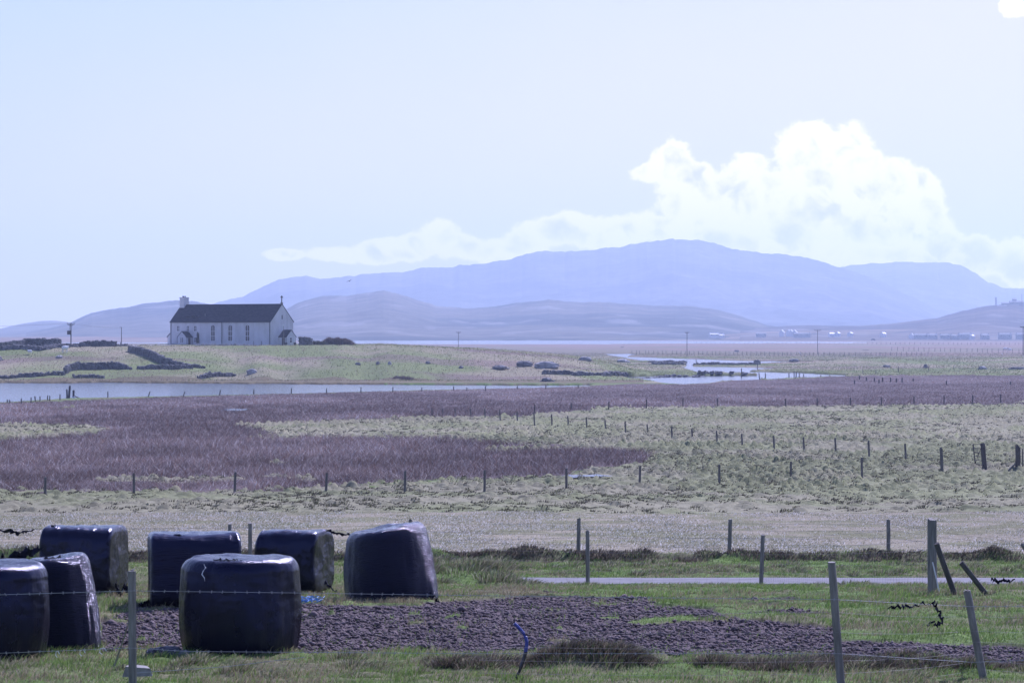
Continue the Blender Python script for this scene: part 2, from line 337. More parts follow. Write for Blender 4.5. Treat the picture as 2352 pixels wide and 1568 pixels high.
def relief(X, Y, T=None):
    if T is None: T = ptype(X, Y)
    px, py, soil, reed, hum, field, pud = T
    z = np.zeros_like(X)
    s = soil.astype(float)
    z += s * (.035 * bumps(X, Y, .28, .3, .55, 61, .8, .45) * (.4 + 1.2 * fbm(X * .7, Y * .7, 60, 2)) + .022 * bumps(X, Y, .13, .3, .6, 62, .7, .6) + .09 * (fbm(X * 1.1, Y * 1.1, 63, 3) - .5) - .04)
    g = (~soil) & (Y < 76)
    z += g * (.10 * (fbm(X * 1.5, Y * 1.5, 64, 4) - .5) + .05 * bumps(X, Y, .5, .3, .6, 65, 1.2, .35))
    hm = hum.astype(float)
    dens = sstep(py, 1130, 1075) * .75 + .25
    a = np.interp(Y, [110, 150, 260, 400], [.26, .34, .40, .40])
    z += hm * (a * bumps(X, Y, .78, .2, .42, 66, .5, .5, 1.7) * (.3 + 1.3 * fbm(X * .12, Y * .12, 67, 2)) * (.45 + .55 * sstep(py, 1140, 1105)) + .12 * (fbm(X * .4, Y * .4, 68, 3) - .5)
               + .2 * bumps(X, Y, 1.9, .16, .3, 69, .5, .35, 1.7))
    z += field * (.06 * (fbm(X * 1.2, Y * 1.2, 70, 4) - .5)) + reed * (.35 * (fbm(X * .15, Y * .1, 71, 3) - .5)) * np.where(py < 925, .3, 1)
    rd = (Y > 60.6) & (Y < 65.9); z = np.where(rd, z * .1 - .012, z)
    z += verge_bank(X, Y) + near_bank(X, Y)
    far = Y > 575
    am = np.interp(Y, [575, 600, 750, 1500, 3000], [.1, .45, .5, .3, 0])
    z += far * am * (1.1 * (fbm(X * .06, Y * .05, 72, 4) - .5) + .45 * bumps(X, Y, 3.2, .3, .6, 73, 1, .5))
    z = np.where(pud, -.0, z)
    return z
def G(X, Y):
    X = np.asarray(X, float); Y = np.asarray(Y, float)
    T = ptype(X, Y); z = base(X, Y) + relief(X, Y, T)
    wm = wmask(X, Y)
    z = np.where(wm, -.6, z)
    return z, T, wm
def g1(x, y): return float(G(np.array([float(x)]), np.array([float(y)]))[0][0])
def wp(px, d): return (px - CX) / F * d
def hit(px, py, d0=24., d1=6000.):
    """where the sight line through photo point (px, py) meets the bare land"""
    ds = np.geomspace(d0, d1, 6000); X = (px - CX) / F * ds; z = base(X, ds); r = CZ - (py - HY) / F * ds
    k = np.where(r <= z)[0]
    d = ds[k[0]] if len(k) else d1
    return (px - CX) / F * d, float(d)

# ------------------------------------------------------------ ground sheet
rows = np.concatenate([np.arange(-80, 1, 8.), np.arange(2, 26, 1.), np.arange(26, 46, .06), np.arange(46, 77, .12), np.arange(77, 118, .3), np.arange(118, 260, .2), np.arange(260, 400, .4), np.arange(400, 620, 1.2), np.arange(620, 780, 1.), np.arange(780, 1500, 5.), np.geomspace(1500, 12500, 70)])
us = np.concatenate([np.linspace(-1.3, -.26, 20), np.arange(-.2555, -.2, .0014), np.arange(-.2, .2, .0007), np.arange(.2, .2555, .0014), np.linspace(.26, 1.3, 20)])
U, Yg = np.meshgrid(us, rows); Xg = U * np.maximum(Yg, 26.)
Zg, T, WM = G(Xg.ravel(), Yg.ravel()); X_ = Xg.ravel(); Y_ = Yg.ravel()
px, py, soil, reed, hum, field, pud = T
def mixn(a, b, t): return a + (np.asarray(b) - a) * t[:, None]
n1 = fbm(X_ * .5, Y_ * .5, 81, 4); n2 = fbm(X_ * 3, Y_ * 3, 82, 3); n3 = fbm(X_ * .05, Y_ * .05, 83, 3)
GREEN = np.array([.11, .17, .04]); STRAW = np.array([.26, .21, .13]); DRY = np.array([.15, .13, .075])
PURP = np.array([.10, .075, .07]); SOILC = np.array([.11, .087, .085]); PALE = np.array([.38, .34, .23])
C = np.tile(GREEN, (len(X_), 1))
C = mixn(C, DRY, sstep(n1, .42, .62) * .8)
C = np.where(soil[:, None], SOILC * (.75 + .6 * n2[:, None]), C)
fc = mixn(np.tile(np.array([.15, .15, .075]), (len(X_), 1)), PALE * .6, sstep(n1, .35, .6)); C = np.where(field[:, None], fc, C)
hc = mixn(np.tile(np.array([.19, .20, .10]), (len(X_), 1)), [.23, .22, .135], sstep(fbm(X_ * .15, Y_ * .1, 84, 3), .4, .62))
C = np.where(hum[:, None], hc, C)
C = np.where(reed[:, None], PURP * (.8 + .4 * n1[:, None]), C)
isfar = (Y_ > 560)
hs = mixn(np.tile(np.array([.145, .175, .06]), (len(X_), 1)), [.24, .215, .13], sstep(fbm(X_ * .04, Y_ * .03, 85, 4), .46, .66))
hs = mixn(hs, [.15, .10, .09], sstep(fbm(X_ * .02, Y_ * .05, 86, 3), .60, .70) * .6)
C = np.where((isfar & ~reed)[:, None], hs, C)
brown = mixn(np.tile(np.array([.19, .135, .105]), (len(X_), 1)), [.16, .14, .09], sstep(fbm(X_ * .01, Y_ * .004, 87, 3), .45, .65))
fr = sstep(Y_, 1080, 1300); C = mixn(C, 0, fr * 0) * 1.0; C = C * (1 - fr[:, None]) + brown * fr[:, None]
# shoreline turf and trodden path by the church
sh = isfar & (Y_ < 592) & (px < 1480); C = np.where(sh[:, None], np.array([.13, .11, .055]), C)
pth = (px > 285) & (px < 400) & (Y_ > 700) & (Y_ < 724); C = np.where(pth[:, None], np.array([.42, .41, .40]), C)
C = np.where(WM[:, None], np.array([.05, .045, .035]), C)
C = C * (.82 + .36 * n3[:, None])
nr, nc = Xg.shape
idx = np.arange(nr * nc).reshape(nr, nc)
Q = np.stack([idx[:-1, :-1], idx[:-1, 1:], idx[1:, 1:], idx[1:, :-1]], -1).reshape(-1, 4)
gr = npmesh('ground', np.stack([X_, Y_, Zg], -1), Q, M['ground'], C, smooth=True)
tag(gr, 'rough fields of grass, soil and rushes running to the loch', 'ground', kind='structure')
del Q, C, hs, brown, fc, hc

# water
def sheet(name, x0, x1, y0, y1, z, mat, label, cat):
    V = [(x0, y0, z), (x1, y0, z), (x1, y1, z), (x0, y1, z)]
    o = npmesh(name, V, np.array([[0, 1, 2, 3]]), mat); return tag(o, label, cat, kind='structure')
sheet('water', -9000, 9000, 380, 12400, 0.0, M['water'], 'rippled blue water of the loch and its winding channels', 'water')
for P in PUDDLES:
    pts = []
    for (a, b) in P:
        x, y = hit(a, b); pts.append((x, y))
    cx = sum(p[0] for p in pts) / len(pts); cy = sum(p[1] for p in pts) / len(pts)
    z = max(float(base(np.array([p[0]]), np.array([p[1]]))[0]) for p in pts) + .07
    V = [(cx, cy, z)] + [(p[0], p[1], z) for p in pts]; n = len(pts)
    o = npmesh('puddle', V, np.array([[0, i + 1, (i + 1) % n + 1] for i in range(n)]), M['water'])
    tag(o, 'shallow pool of standing water at the edge of the rushes', 'water', kind='structure')

# road: single track with a soft worn edge
xs = np.arange(-30, 80, .25); V = []; 
for i, x in enumerate(xs):
    a = 61.8 + .12 * (vn(np.array([x * .7]), np.array([0.]), 91)[0] - .5) * 2; b = 65.3 + .1 * (vn(np.array([x * .9]), np.array([5.]), 92)[0] - .5) * 2
    for k in range(7):
        y = a + (b - a) * k / 6; V.append((x, y, float(profile(y)) + .012 + .03 * math.sin(k / 6 * math.pi)))
n = len(xs); R = np.arange(n * 7).reshape(n, 7)
o = npmesh('road', V, np.stack([R[:-1, :-1], R[1:, :-1], R[1:, 1:], R[:-1, 1:]], -1).reshape(-1, 4), M['asphalt'], smooth=True)
tag(o, 'narrow grey tarred road crossing behind the bales', 'road', kind='structure')

# ------------------------------------------------------------ hills and mountains
def hill(name, prof, D0, D, D1, label, c1, c2, gull=.10, rough=1.0, seed=0, foot=0.0):
    xs_, ys_ = zip(*prof)
    a, b = xs_[0], xs_[-1]; pxs = np.arange(a, b + .1, 2.5); rr = np.concatenate([np.linspace(D0, D, 90), np.linspace(D, D1, 24)[1:]])
    PX, RR = np.meshgrid(pxs, rr); X = (PX - CX) / F * RR
    zr = CZ + (HY - np.interp(PX, xs_, ys_)) / F * D
    zr = zr + rough * (fbm(PX / 22, PX * 0, seed, 5) - .5) * .055 * np.maximum(zr, 30) 
    t = (RR - D0) / (D - D0); back = np.clip((RR - D) / (D1 - D), 0, 1)
    lobe = fbm(X / 420, RR / 700, seed + 3, 4)
    up = np.clip(t, 0, 1); up = up ** (1.15 + .9 * (lobe - .5))
    g = (np.abs(fbm(X / 260, RR / 500, seed + 7, 5) - .5) * 2)
    z = zr * up * (1 - back * .8) - gull * zr * (1 - g) * np.sin(np.clip(t, 0, 1) * math.pi) + foot
    z += gull * 55 * (fbm(X / 90, RR / 140, seed + 15, 4) - .5) * np.sin(np.clip(t, 0, 1) * math.pi)
    z = np.maximum(z, -2)
    nn = fbm(X / 300, RR / 260, seed + 9, 5).ravel(); n2 = fbm(X / 60, RR / 120, seed + 11, 4).ravel()
    c = mixn(np.tile(np.array(c1), (z.size, 1)), c2, sstep(nn, .42, .62)); c = mixn(c, [.24, .23, .21], sstep(n2, .62, .74) * (.5 if D < 6000 else .2))
    nr_, nc_ = X.shape; I = np.arange(nr_ * nc_).reshape(nr_, nc_)
    o = npmesh(name, np.stack([X.ravel(), RR.ravel(), z.ravel()], -1), np.stack([I[:-1, :-1], I[:-1, 1:], I[1:, 1:], I[1:, :-1]], -1).reshape(-1, 4), M['hill'], c, smooth=True)
    tag(o, label, 'hill', kind='structure'); return o
H4P = [(1700, 755), (1757, 751), (1850, 747), (1977, 748.5), (2003, 747), (2087, 738.8), (2153, 730), (2219, 712), (2263, 703), (2290, 699.5), (2340, 700), (2420, 704), (2600, 740)]
hill('hill', [(-420, 764), (-200, 752), (0, 755), (48, 744), (90, 737), (130, 736), (165, 741), (230, 750), (330, 764)], 4600, 6800, 7600, 'low far hill at the left edge of the loch', (.12, .125, .105), (.16, .155, .12), seed=1)
hill('hill', [(60, 764), (120, 752), (164, 740), (190, 727), (212, 718), (250, 710), (286, 706), (304, 703), (340, 696), (400, 690), (440, 691), (470, 695), (520, 705), (600, 728), (700, 760)], 4000, 5600, 6600, 'hazy hill behind the left end of the chapel', (.07, .075, .065), (.12, .115, .09), seed=2)
hill('hill', [(500, 764), (560, 750), (620, 728), (670, 703), (700, 689), (740, 681), (800, 678), (840, 672), (880, 668), (920, 675), (960, 690), (1000, 702), (1060, 708), (1120, 706), (1180, 697), (1260, 689), (1320, 693), (1400, 695), (1500, 702), (1600, 704), (1650, 712), (1700, 725), (1760, 746), (1820, 756), (1900, 764)], 3700, 5200, 6200, 'rounded nearer hill right of the chapel', (.065, .07, .06), (.125, .115, .085), seed=3)
hill('mountain', [(300, 764), (400, 730), (500, 694), (560, 680), (600, 661), (640, 641), (700, 633), (750, 641), (800, 633), (900, 625), (1000, 614), (1090, 608), (1150, 600), (1200, 588), (1250, 577), (1350, 575), (1420, 567), (1480, 556), (1530, 549), (1560, 551), (1600, 551), (1650, 563), (1700, 574), (1760, 583), (1800, 585), (1850, 592), (1900, 605), (1950, 619), (2010, 640), (2100, 685), (2200, 735), (2300, 764)], 6000, 8800, 9800, 'big blue mountain whose top is lost in cloud', (.09, .095, .09), (.13, .13, .115), gull=.14, seed=4)
hill('mountain', [(1700, 700), (1850, 640), (1935, 611), (2000, 603), (2100, 603), (2150, 602), (2200, 606), (2240, 625), (2270, 648), (2300, 661), (2352, 661), (2500, 668), (2800, 700)], 7800, 10200, 11200, 'pale second mountain at the right', (.11, .115, .105), (.14, .14, .12), gull=.12, seed=5)
hill('hill', H4P, 3400, 4600, 5600, 'brown hill at the right with a mast on its top', (.08, .07, .06), (.14, .115, .09), seed=6, gull=.06)
hill('shore', [(1000, 782.5), (1150, 779), (1400, 776.5), (1500, 777), (1760, 762), (1980, 757), (2100, 756), (2300, 752), (2500, 748), (2800, 744)], 3750, 4100, 4600, 'low brown shore with crofts beyond the loch', (.17, .14, .10), (.22, .17, .13), gull=.02, rough=.3, seed=8)
hill('shore', [(-900, 776), (-300, 776), (0, 774), (200, 773), (400, 775), (640, 779), (700, 782)], 3000, 3700, 4300, 'flat brown shore left of the chapel', (.19, .14, .11), (.22, .17, .13), gull=.01, rough=.2, seed=9)
HAZE_DENSITY = 1.25e-4
def haze():
    x, y0, y1, z0, z1 = 7000, -200, 12300, -3, 420
    V = [(-x, y0, z0), (x, y0, z0), (x, y1, z0), (-x, y1, z0), (-x, y0, z1), (x, y0, z1), (x, y1, z1), (-x, y1, z1)]
    Fq = [[0, 3, 2, 1], [4, 5, 6, 7], [0, 1, 5, 4], [1, 2, 6, 5], [2, 3, 7, 6], [3, 0, 4, 7]]
    m = bpy.data.materials.new('haze'); m.use_nodes = True; t = m.node_tree; t.nodes.clear()
    v = t.nodes.new('ShaderNodeVolumePrincipled'); v.inputs['Color'].default_value = (.62, .78, 1.0, 1); v.inputs['Density'].default_value = HAZE_DENSITY
    v.inputs['Anisotropy'].default_value = .35
    ou = t.nodes.new('ShaderNodeOutputMaterial'); t.links.new(v.outputs[0], ou.inputs['Volume'])
    o = npmesh('haze', V, np.array(Fq), m); tag(o, 'pale blue sea haze over the loch and hills', 'haze', kind='stuff')
haze()
# ------------------------------------------------------------ grass, stubble, rushes: real blades
def blades(name, P, H, W, lean, colr, mat, label, cat, seg=1, tipc=1.25):
    n = len(P); a = RNG.uniform(0, math.pi, n); d = np.stack([np.cos(a), np.sin(a), 0 * a], -1) * (W / 2)[:, None]
    le = np.concatenate([lean, np.zeros((n, 1))], 1) * H[:, None]; up = np.zeros((n, 3)); up[:, 2] = H
    if seg == 1:
        V = np.stack([P - d, P + d, P + up * .92 + le], 1).reshape(-1, 3)
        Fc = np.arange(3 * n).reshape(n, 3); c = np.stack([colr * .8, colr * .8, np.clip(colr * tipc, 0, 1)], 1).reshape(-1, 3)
    else:
        mid = P + up * .6 + le * .35; V = np.stack([P - d, P + d, mid - d * .75, mid + d * .75, P + up * .9 + le], 1).reshape(-1, 3)
        b = (np.arange(n) * 5)[:, None]; Fc = np.concatenate([b + [0, 1, 3], b + [0, 3, 2], b + [2, 3, 4]], 0)
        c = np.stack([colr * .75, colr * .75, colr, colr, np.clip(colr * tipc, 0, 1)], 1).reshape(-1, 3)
    o = npmesh(name, V, Fc, mat, c); return tag(o, label, cat, kind='stuff')
def pick(n, pal, p):
    k = RNG.choice(len(pal), n, p=p); return np.array(pal)[k] * RNG.uniform(.75, 1.25, (n, 1))
def fan(n, y0, y1, k=1.0, umax=.205):
    # density falls as 1 / Y^k
    q = RNG.random(n); e = 2 - k
    Y = (y0 ** e + q * (y1 ** e - y0 ** e)) ** (1 / e); U = RNG.uniform(-umax, umax, n); return U * Y, Y
WIND = np.array([.35, -.12])
# 1 near grass
X, Y = fan(860000, 26.2, 77, 1.0, .285); z, T, wm = G(X, Y); px, py, soil, reed, hum, field, pud = T
nn = fbm(X * .9, Y * .9, 101, 3); road = (Y > 61.2) & (Y < 65.5) & (px > 1215)
k = (~soil | (RNG.random(len(X)) < .07)) & ~road & ((nn > .30) | (RNG.random(len(X)) < .6)) & ~field
X, Y, z, nn, px, py = [v[k] for v in (X, Y, z, nn, px, py)]; n = len(X)
straw = sstep(nn, .44, .62) * .6 + .06 + .25 * ((py > 1340) & (py < 1400) & (px < 1300))
isS = RNG.random(n) < straw
c = np.where(isS[:, None], pick(n, [[.30, .25, .15], [.22, .18, .11], [.38, .33, .22]], [.5, .3, .2]), pick(n, [[.16, .25, .055], [.23, .32, .09], [.10, .17, .04]], [.5, .3, .2]))
Hh = RNG.uniform(.02, .065, n) * (1 + .9 * (vn(X * 2, Y * 2, 102) > .62)); Wd = RNG.uniform(.004, .009, n) * np.interp(Y, [26, 75], [1, 2.0])
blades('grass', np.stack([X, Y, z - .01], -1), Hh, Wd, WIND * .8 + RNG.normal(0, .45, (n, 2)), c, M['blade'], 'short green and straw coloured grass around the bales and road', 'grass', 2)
# 2 tussocks: clumps along the banks and scattered
def tuss(cx, cy, r, h, cnt, pal, p):
    m = len(cx); R = np.repeat(np.arange(m), cnt); q = len(R); a = RNG.uniform(0, 2 * math.pi, q); rr = np.sqrt(RNG.random(q)) * r[R]
    X = cx[R] + np.cos(a) * rr; Y = cy[R] + np.sin(a) * rr * .8; z, T, _ = G(X, Y); T2 = ~T[2]
    z = z + h[R] * .35 * np.maximum(0, 1 - (rr / r[R]) ** 2)
    lean = np.stack([np.cos(a), np.sin(a)], -1) * (.25 + .6 * (rr / r[R]))[:, None] + WIND + RNG.normal(0, .2, (q, 2))
    return np.stack([X, Y, z - .02], -1), h[R] * RNG.uniform(.5, 1.05, q) * (1 - .35 * (rr / r[R]) ** 2), lean, pick(q, pal, p)
BR = [[.22, .21, .12], [.12, .11, .07], [.36, .34, .22], [.11, .17, .045]]
DK = [[.13, .105, .075], [.075, .065, .05], [.28, .25, .17], [.09, .12, .045]]  # dead-grass browns deepened so blade colour carries the shaded bank fronts
parts = []
def add(*a): parts.append(tuss(*a))
m = 100; cx = RNG.uniform(-.02, .28, m) * 29.6; add(cx, 29.0 + RNG.normal(0, .3, m), RNG.uniform(.2, .42, m), RNG.uniform(.07, .15, m), 420, DK, [.4, .35, .1, .15])
m = 62; cx = RNG.uniform(-.28, .28, m) * 29; add(cx, 28.9 + RNG.normal(0, .7, m), RNG.uniform(.12, .26, m), RNG.uniform(.06, .12, m), 260, BR, [.3, .2, .3, .2])
m = 215; cx = RNG.uniform(-.26, .26, m) * 74; add(cx, 73.5 + RNG.normal(0, .25, m), RNG.uniform(.25, .6, m), RNG.uniform(.06, .16, m), 120, DK, [.4, .4, .15, .05])
m = 42; px_ = RNG.uniform(950, 1215, m); yy_ = RNG.uniform(56, 73, m); add((px_ - CX) / F * yy_, yy_, RNG.uniform(.3, .6, m), RNG.uniform(.1, .26, m), 200, BR, [.35, .25, .2, .2])
m = 70; px_ = RNG.uniform(1250, 2500, m); yy_ = RNG.uniform(66.3, 72, m); add((px_ - CX) / F * yy_, yy_, RNG.uniform(.2, .4, m), RNG.uniform(.08, .18, m), 120, BR, [.3, .2, .2, .3])
m = 60; px_ = RNG.uniform(1230, 2500, m); yy_ = RNG.uniform(55, 60.4, m); add((px_ - CX) / F * yy_, yy_, RNG.uniform(.15, .4, m), RNG.uniform(.06, .14, m), 120, BR, [.3, .1, .3, .3])
P, Hh, Le, c = [np.concatenate(v) for v in zip(*parts)]
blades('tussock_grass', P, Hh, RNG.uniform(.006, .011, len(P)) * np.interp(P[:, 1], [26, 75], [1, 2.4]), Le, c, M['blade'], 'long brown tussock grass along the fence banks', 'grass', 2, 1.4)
# 3 pale stubble field
X, Y = fan(420000, 74.6, 119, 1.0, .26); z, T, wm = G(X, Y); field = T[5]; nn = fbm(X * .35, Y * .12, 111, 4)
k = field & (RNG.random(len(X)) < .12 + 1.1 * sstep(nn, .38, .66)); X, Y, z = X[k], Y[k], z[k]; n = len(X)
c = pick(n, [[.50, .46, .33], [.31, .29, .18], [.14, .16, .07], [.92, .90, .86]], [.34, .23, .24, .19])  # near-white share paints the sparkle of sunlit blades
blades('stubble', np.stack([X, Y, z - .01], -1), RNG.uniform(.03, .08, n), RNG.uniform(.014, .036, n), WIND + RNG.normal(0, .7, (n, 2)), c, M['blade'], 'pale cropped grass with painted white glitter in the field beyond the road', 'grass', 1)
# 4 hummock turf
X, Y = fan(400000, 108, 400, 1.35, .25); z, T, wm = G(X, Y); hum = T[4]; k = hum; X, Y, z = X[k], Y[k], z[k]; n = len(X)
top = np.clip((z - base(X, Y)) / .3, 0, 1)
c = pick(n, [[.25, .25, .14], [.15, .18, .07], [.42, .40, .28], [.15, .13, .09]], [.38, .32, .20, .10])
Hh = RNG.uniform(.03, .09, n) * (.5 + top); sc_ = np.interp(Y, [108, 400], [1, 2.2])
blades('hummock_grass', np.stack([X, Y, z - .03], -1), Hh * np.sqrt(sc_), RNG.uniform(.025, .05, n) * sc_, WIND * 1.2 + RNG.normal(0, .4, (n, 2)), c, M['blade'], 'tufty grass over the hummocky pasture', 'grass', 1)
# 4b thatchy tussocks: dark blades paint shaded hummock fronts, pale ones lit tops
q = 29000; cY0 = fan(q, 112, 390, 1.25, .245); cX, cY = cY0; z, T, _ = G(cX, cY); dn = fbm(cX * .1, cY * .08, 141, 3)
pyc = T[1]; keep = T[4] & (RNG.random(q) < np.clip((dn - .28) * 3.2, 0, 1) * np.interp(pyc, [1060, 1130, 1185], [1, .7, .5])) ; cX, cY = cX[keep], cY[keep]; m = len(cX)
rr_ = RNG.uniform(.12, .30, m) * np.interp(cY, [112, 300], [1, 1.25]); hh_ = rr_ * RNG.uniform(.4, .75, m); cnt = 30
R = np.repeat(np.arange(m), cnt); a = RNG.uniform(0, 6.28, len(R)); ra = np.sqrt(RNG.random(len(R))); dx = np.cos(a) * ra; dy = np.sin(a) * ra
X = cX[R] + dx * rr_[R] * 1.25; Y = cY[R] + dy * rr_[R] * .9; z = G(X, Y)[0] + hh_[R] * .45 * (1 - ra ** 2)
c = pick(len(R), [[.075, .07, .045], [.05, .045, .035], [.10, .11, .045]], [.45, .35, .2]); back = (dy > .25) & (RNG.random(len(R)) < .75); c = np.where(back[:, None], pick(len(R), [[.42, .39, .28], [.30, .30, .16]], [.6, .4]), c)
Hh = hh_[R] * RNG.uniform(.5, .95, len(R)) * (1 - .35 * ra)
blades('tussock_grass', np.stack([X, Y, z - .03], -1), Hh, RNG.uniform(.035, .07, len(R)) * np.interp(Y, [112, 390], [1, 1.8]), np.stack([dx * .9, dy * .7], -1) + WIND, c, M['blade'], 'thatchy tussocks with painted shade on their fronts, dotting the hummocky pasture', 'grass', 1, 1.3)
# 5 rushes
X, Y = fan(1120000, 128, 700, 1.2, .235); z, T, wm = G(X, Y); px, py, soil, reed, hum, field, pud = T; k = reed & ~wm & ~pud & ((fbm(X * .25, Y * .1, 124, 3) > .36) | (RNG.random(len(X)) < .4)); X, Y, z, px, py = [v[k] for v in (X, Y, z, px, py)]; n = len(X)
nn = fbm(X * .06, Y * .025, 121, 4); n3 = fbm(X * .5, Y * .3, 122, 3)
pal = [[.19, .13, .11], [.125, .09, .082], [.29, .23, .19], [.25, .13, .085], [.62, .57, .54]]
c = pick(n, pal, [.31, .27, .20, .11, .11])
lt = sstep(nn, .42, .62) * np.where(py < 1000, 1, .55); c = c * (.66 + .75 * lt[:, None]) * (.75 + .5 * fbm(X * .2, Y * .07, 123, 4))[:, None] + lt[:, None] * np.array([.03, .035, .03])
Hh = RNG.uniform(.25, .8, n) * (.65 + .6 * n3) * np.interp(py, [870, 905, 950, 1050, 1120], [.32, .4, .8, 1.0, .75]) * np.where(py > 1128, .35, 1); sc_ = np.interp(Y, [128, 400, 700], [1, 2.1, 3.2])
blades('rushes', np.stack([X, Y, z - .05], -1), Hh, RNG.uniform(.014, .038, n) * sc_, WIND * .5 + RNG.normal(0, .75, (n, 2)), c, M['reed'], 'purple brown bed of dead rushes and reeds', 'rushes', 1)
# 6 far turf
X, Y = fan(240000, 578, 1380, 1.2, .2); z, T, wm = G(X, Y); reed = T[3]; k = ~wm & ~reed; X, Y, z = X[k], Y[k], z[k]; n = len(X)
nn = fbm(X * .05, Y * .03, 131, 4); gsel = RNG.random(n) < sstep(nn, .62, .42)
c = np.where(gsel[:, None], pick(n, [[.11, .14, .045], [.16, .17, .07]], [.6, .4]), pick(n, [[.28, .24, .15], [.17, .12, .10], [.38, .34, .24]], [.5, .3, .2]))
blades('rough_turf', np.stack([X, Y, z - .05], -1), RNG.uniform(.15, .45, n), RNG.uniform(.08, .22, n), WIND + RNG.normal(0, .5, (n, 2)), c, M['blade'], 'rough tufts of grass on the far side of the water', 'grass', 1)
del X, Y, z, P, c, Hh, Le, parts

# 7 clods and crumbs of turned earth
X, Y = fan(260000, 30, 47, 1.0, .2); z, T, wm = G(X, Y); k = T[2]; X, Y, z = X[k], Y[k], z[k]; n = len(X)
r = (.004 + .03 * RNG.random(n) ** 5) * np.where(RNG.random(n) < .004, 2.0, 1) * 1.0
O = np.array([[1, 0, 0], [0, 1, 0], [-1, 0, 0], [0, -1, 0], [0, 0, 1], [0, 0, -1.]]); FO = np.array([[0, 1, 4], [1, 2, 4], [2, 3, 4], [3, 0, 4], [1, 0, 5], [2, 1, 5], [3, 2, 5], [0, 3, 5]])
a = RNG.uniform(0, 6.28, n); ca, sa = np.cos(a), np.sin(a); V = O[None] * (1 + RNG.uniform(-.35, .35, (n, 6, 1))) * r[:, None, None] * np.array([1.25, 1.1, .75])
V = np.stack([V[..., 0] * ca[:, None] - V[..., 1] * sa[:, None], V[..., 0] * sa[:, None] + V[..., 1] * ca[:, None], V[..., 2]], -1) + np.stack([X, Y, z + r * .4], -1)[:, None, :]
cc = np.repeat(np.array([.13, .105, .102]) * RNG.uniform(.75, 1.5, (n, 1)), 6, 0)
tag(npmesh('soil_clods', V.reshape(-1, 3), (np.arange(n)[:, None, None] * 6 + FO[None]).reshape(-1, 3), M['ground'], cc), 'crumbled clods of dark turned earth', 'soil', kind='stuff')
del X, Y, z, V, cc
# ------------------------------------------------------------ mesh builder
class MB:
    def __init__(s): s.v = []; s.f = []
    def add(s, V, Fc):
        b = len(s.v); s.v += [tuple(map(float, p)) for p in V]; s.f += [tuple(b + i for i in f) for f in Fc]; return s
    def box(s, c, d, rot=None, jit=0.0):
        V = []
        for z in (-1, 1):
            for (x, y) in ((-1, -1), (1, -1), (1, 1), (-1, 1)):
                p = Vector((x * d[0] / 2, y * d[1] / 2, z * d[2] / 2))
                if jit: p += Vector([random.uniform(-jit, jit) * q for q in d])
                if rot is not None: p = rot @ p
                V.append(p + Vector(c))
        return s.add(V, [(0, 3, 2, 1), (4, 5, 6, 7), (0, 1, 5, 4), (1, 2, 6, 5), (2, 3, 7, 6), (3, 0, 4, 7)])
    def tube(s, pts, r, n=6, caps=True):
        pts = [Vector(p) for p in pts]; m = len(pts); rs = r if isinstance(r, (list, tuple)) else [r] * m; V = []
        for i, p in enumerate(pts):
            t = (pts[min(i + 1, m - 1)] - pts[max(i - 1, 0)]).normalized()
            a = t.cross(Vector((0, 0, 1)) if abs(t.z) < .9 else Vector((0, 1, 0))).normalized(); b = t.cross(a)
            for k in range(n):
                g = 2 * math.pi * k / n; V.append(p + (a * math.cos(g) + b * math.sin(g)) * rs[i])
        Fc = [(i * n + k, i * n + (k + 1) % n, (i + 1) * n + (k + 1) % n, (i + 1) * n + k) for i in range(m - 1) for k in range(n)]
        if caps: Fc += [tuple(reversed(range(n))), tuple((m - 1) * n + k for k in range(n))]
        return s.add(V, Fc)
    def prism(s, poly, a, b):
        """poly: list of 3d points, extruded from offset a to offset b (vectors)"""
        n = len(poly); V = [Vector(p) + Vector(a) for p in poly] + [Vector(p) + Vector(b) for p in poly]
        return s.add(V, [tuple(range(n)), tuple(reversed(range(n, 2 * n)))] + [(i, i + n, (i + 1) % n + n, (i + 1) % n) for i in range(n)])
    def blob(s, c, r, nu=8, nv=5, jit=.12, rot=None, sq=1.0):
        V = []; c = Vector(c)
        for j in range(nv + 1):
            th = math.pi * j / nv
            for i in range(nu):
                ph = 2 * math.pi * i / nu; q = 1 + random.uniform(-jit, jit)
                x, y, z = math.sin(th) * math.cos(ph), math.sin(th) * math.sin(ph), math.cos(th)
                if sq != 1: x, y, z = [math.copysign(abs(u) ** sq, u) for u in (x, y, z)]
                p = Vector((x * r[0], y * r[1], z * r[2])) * q
                if j in (0, nv): p = Vector((0, 0, z * r[2]))
                V.append(c + (rot @ p if rot is not None else p))
        Fc = [(j * nu + i, (j + 1) * nu + i, (j + 1) * nu + (i + 1) % nu, j * nu + (i + 1) % nu) for j in range(nv) for i in range(nu)]
        return s.add(V, Fc)
    def build(s, name, mat, parent=None, smooth=False, link=True):
        me = bpy.data.meshes.new(name); me.from_pydata(s.v, [], s.f); me.update(); me.materials.append(mat)
        if smooth: me.polygons.foreach_set('use_smooth', [True] * len(me.polygons))
        if not link: return me
        o = bpy.data.objects.new(name, me); col.objects.link(o)
        if parent: o.parent = parent
        return o
def rz(a): return Matrix.Rotation(a, 3, 'Z')
def single(mb, name, mat, origin, label, cat, group=None, smooth=False):
    ox, oy, oz = origin; mb.v = [(x - ox, y - oy, z - oz) for x, y, z in mb.v]
    o = mb.build(name, mat, None, smooth); o.location = origin; return tag(o, label, cat, group)

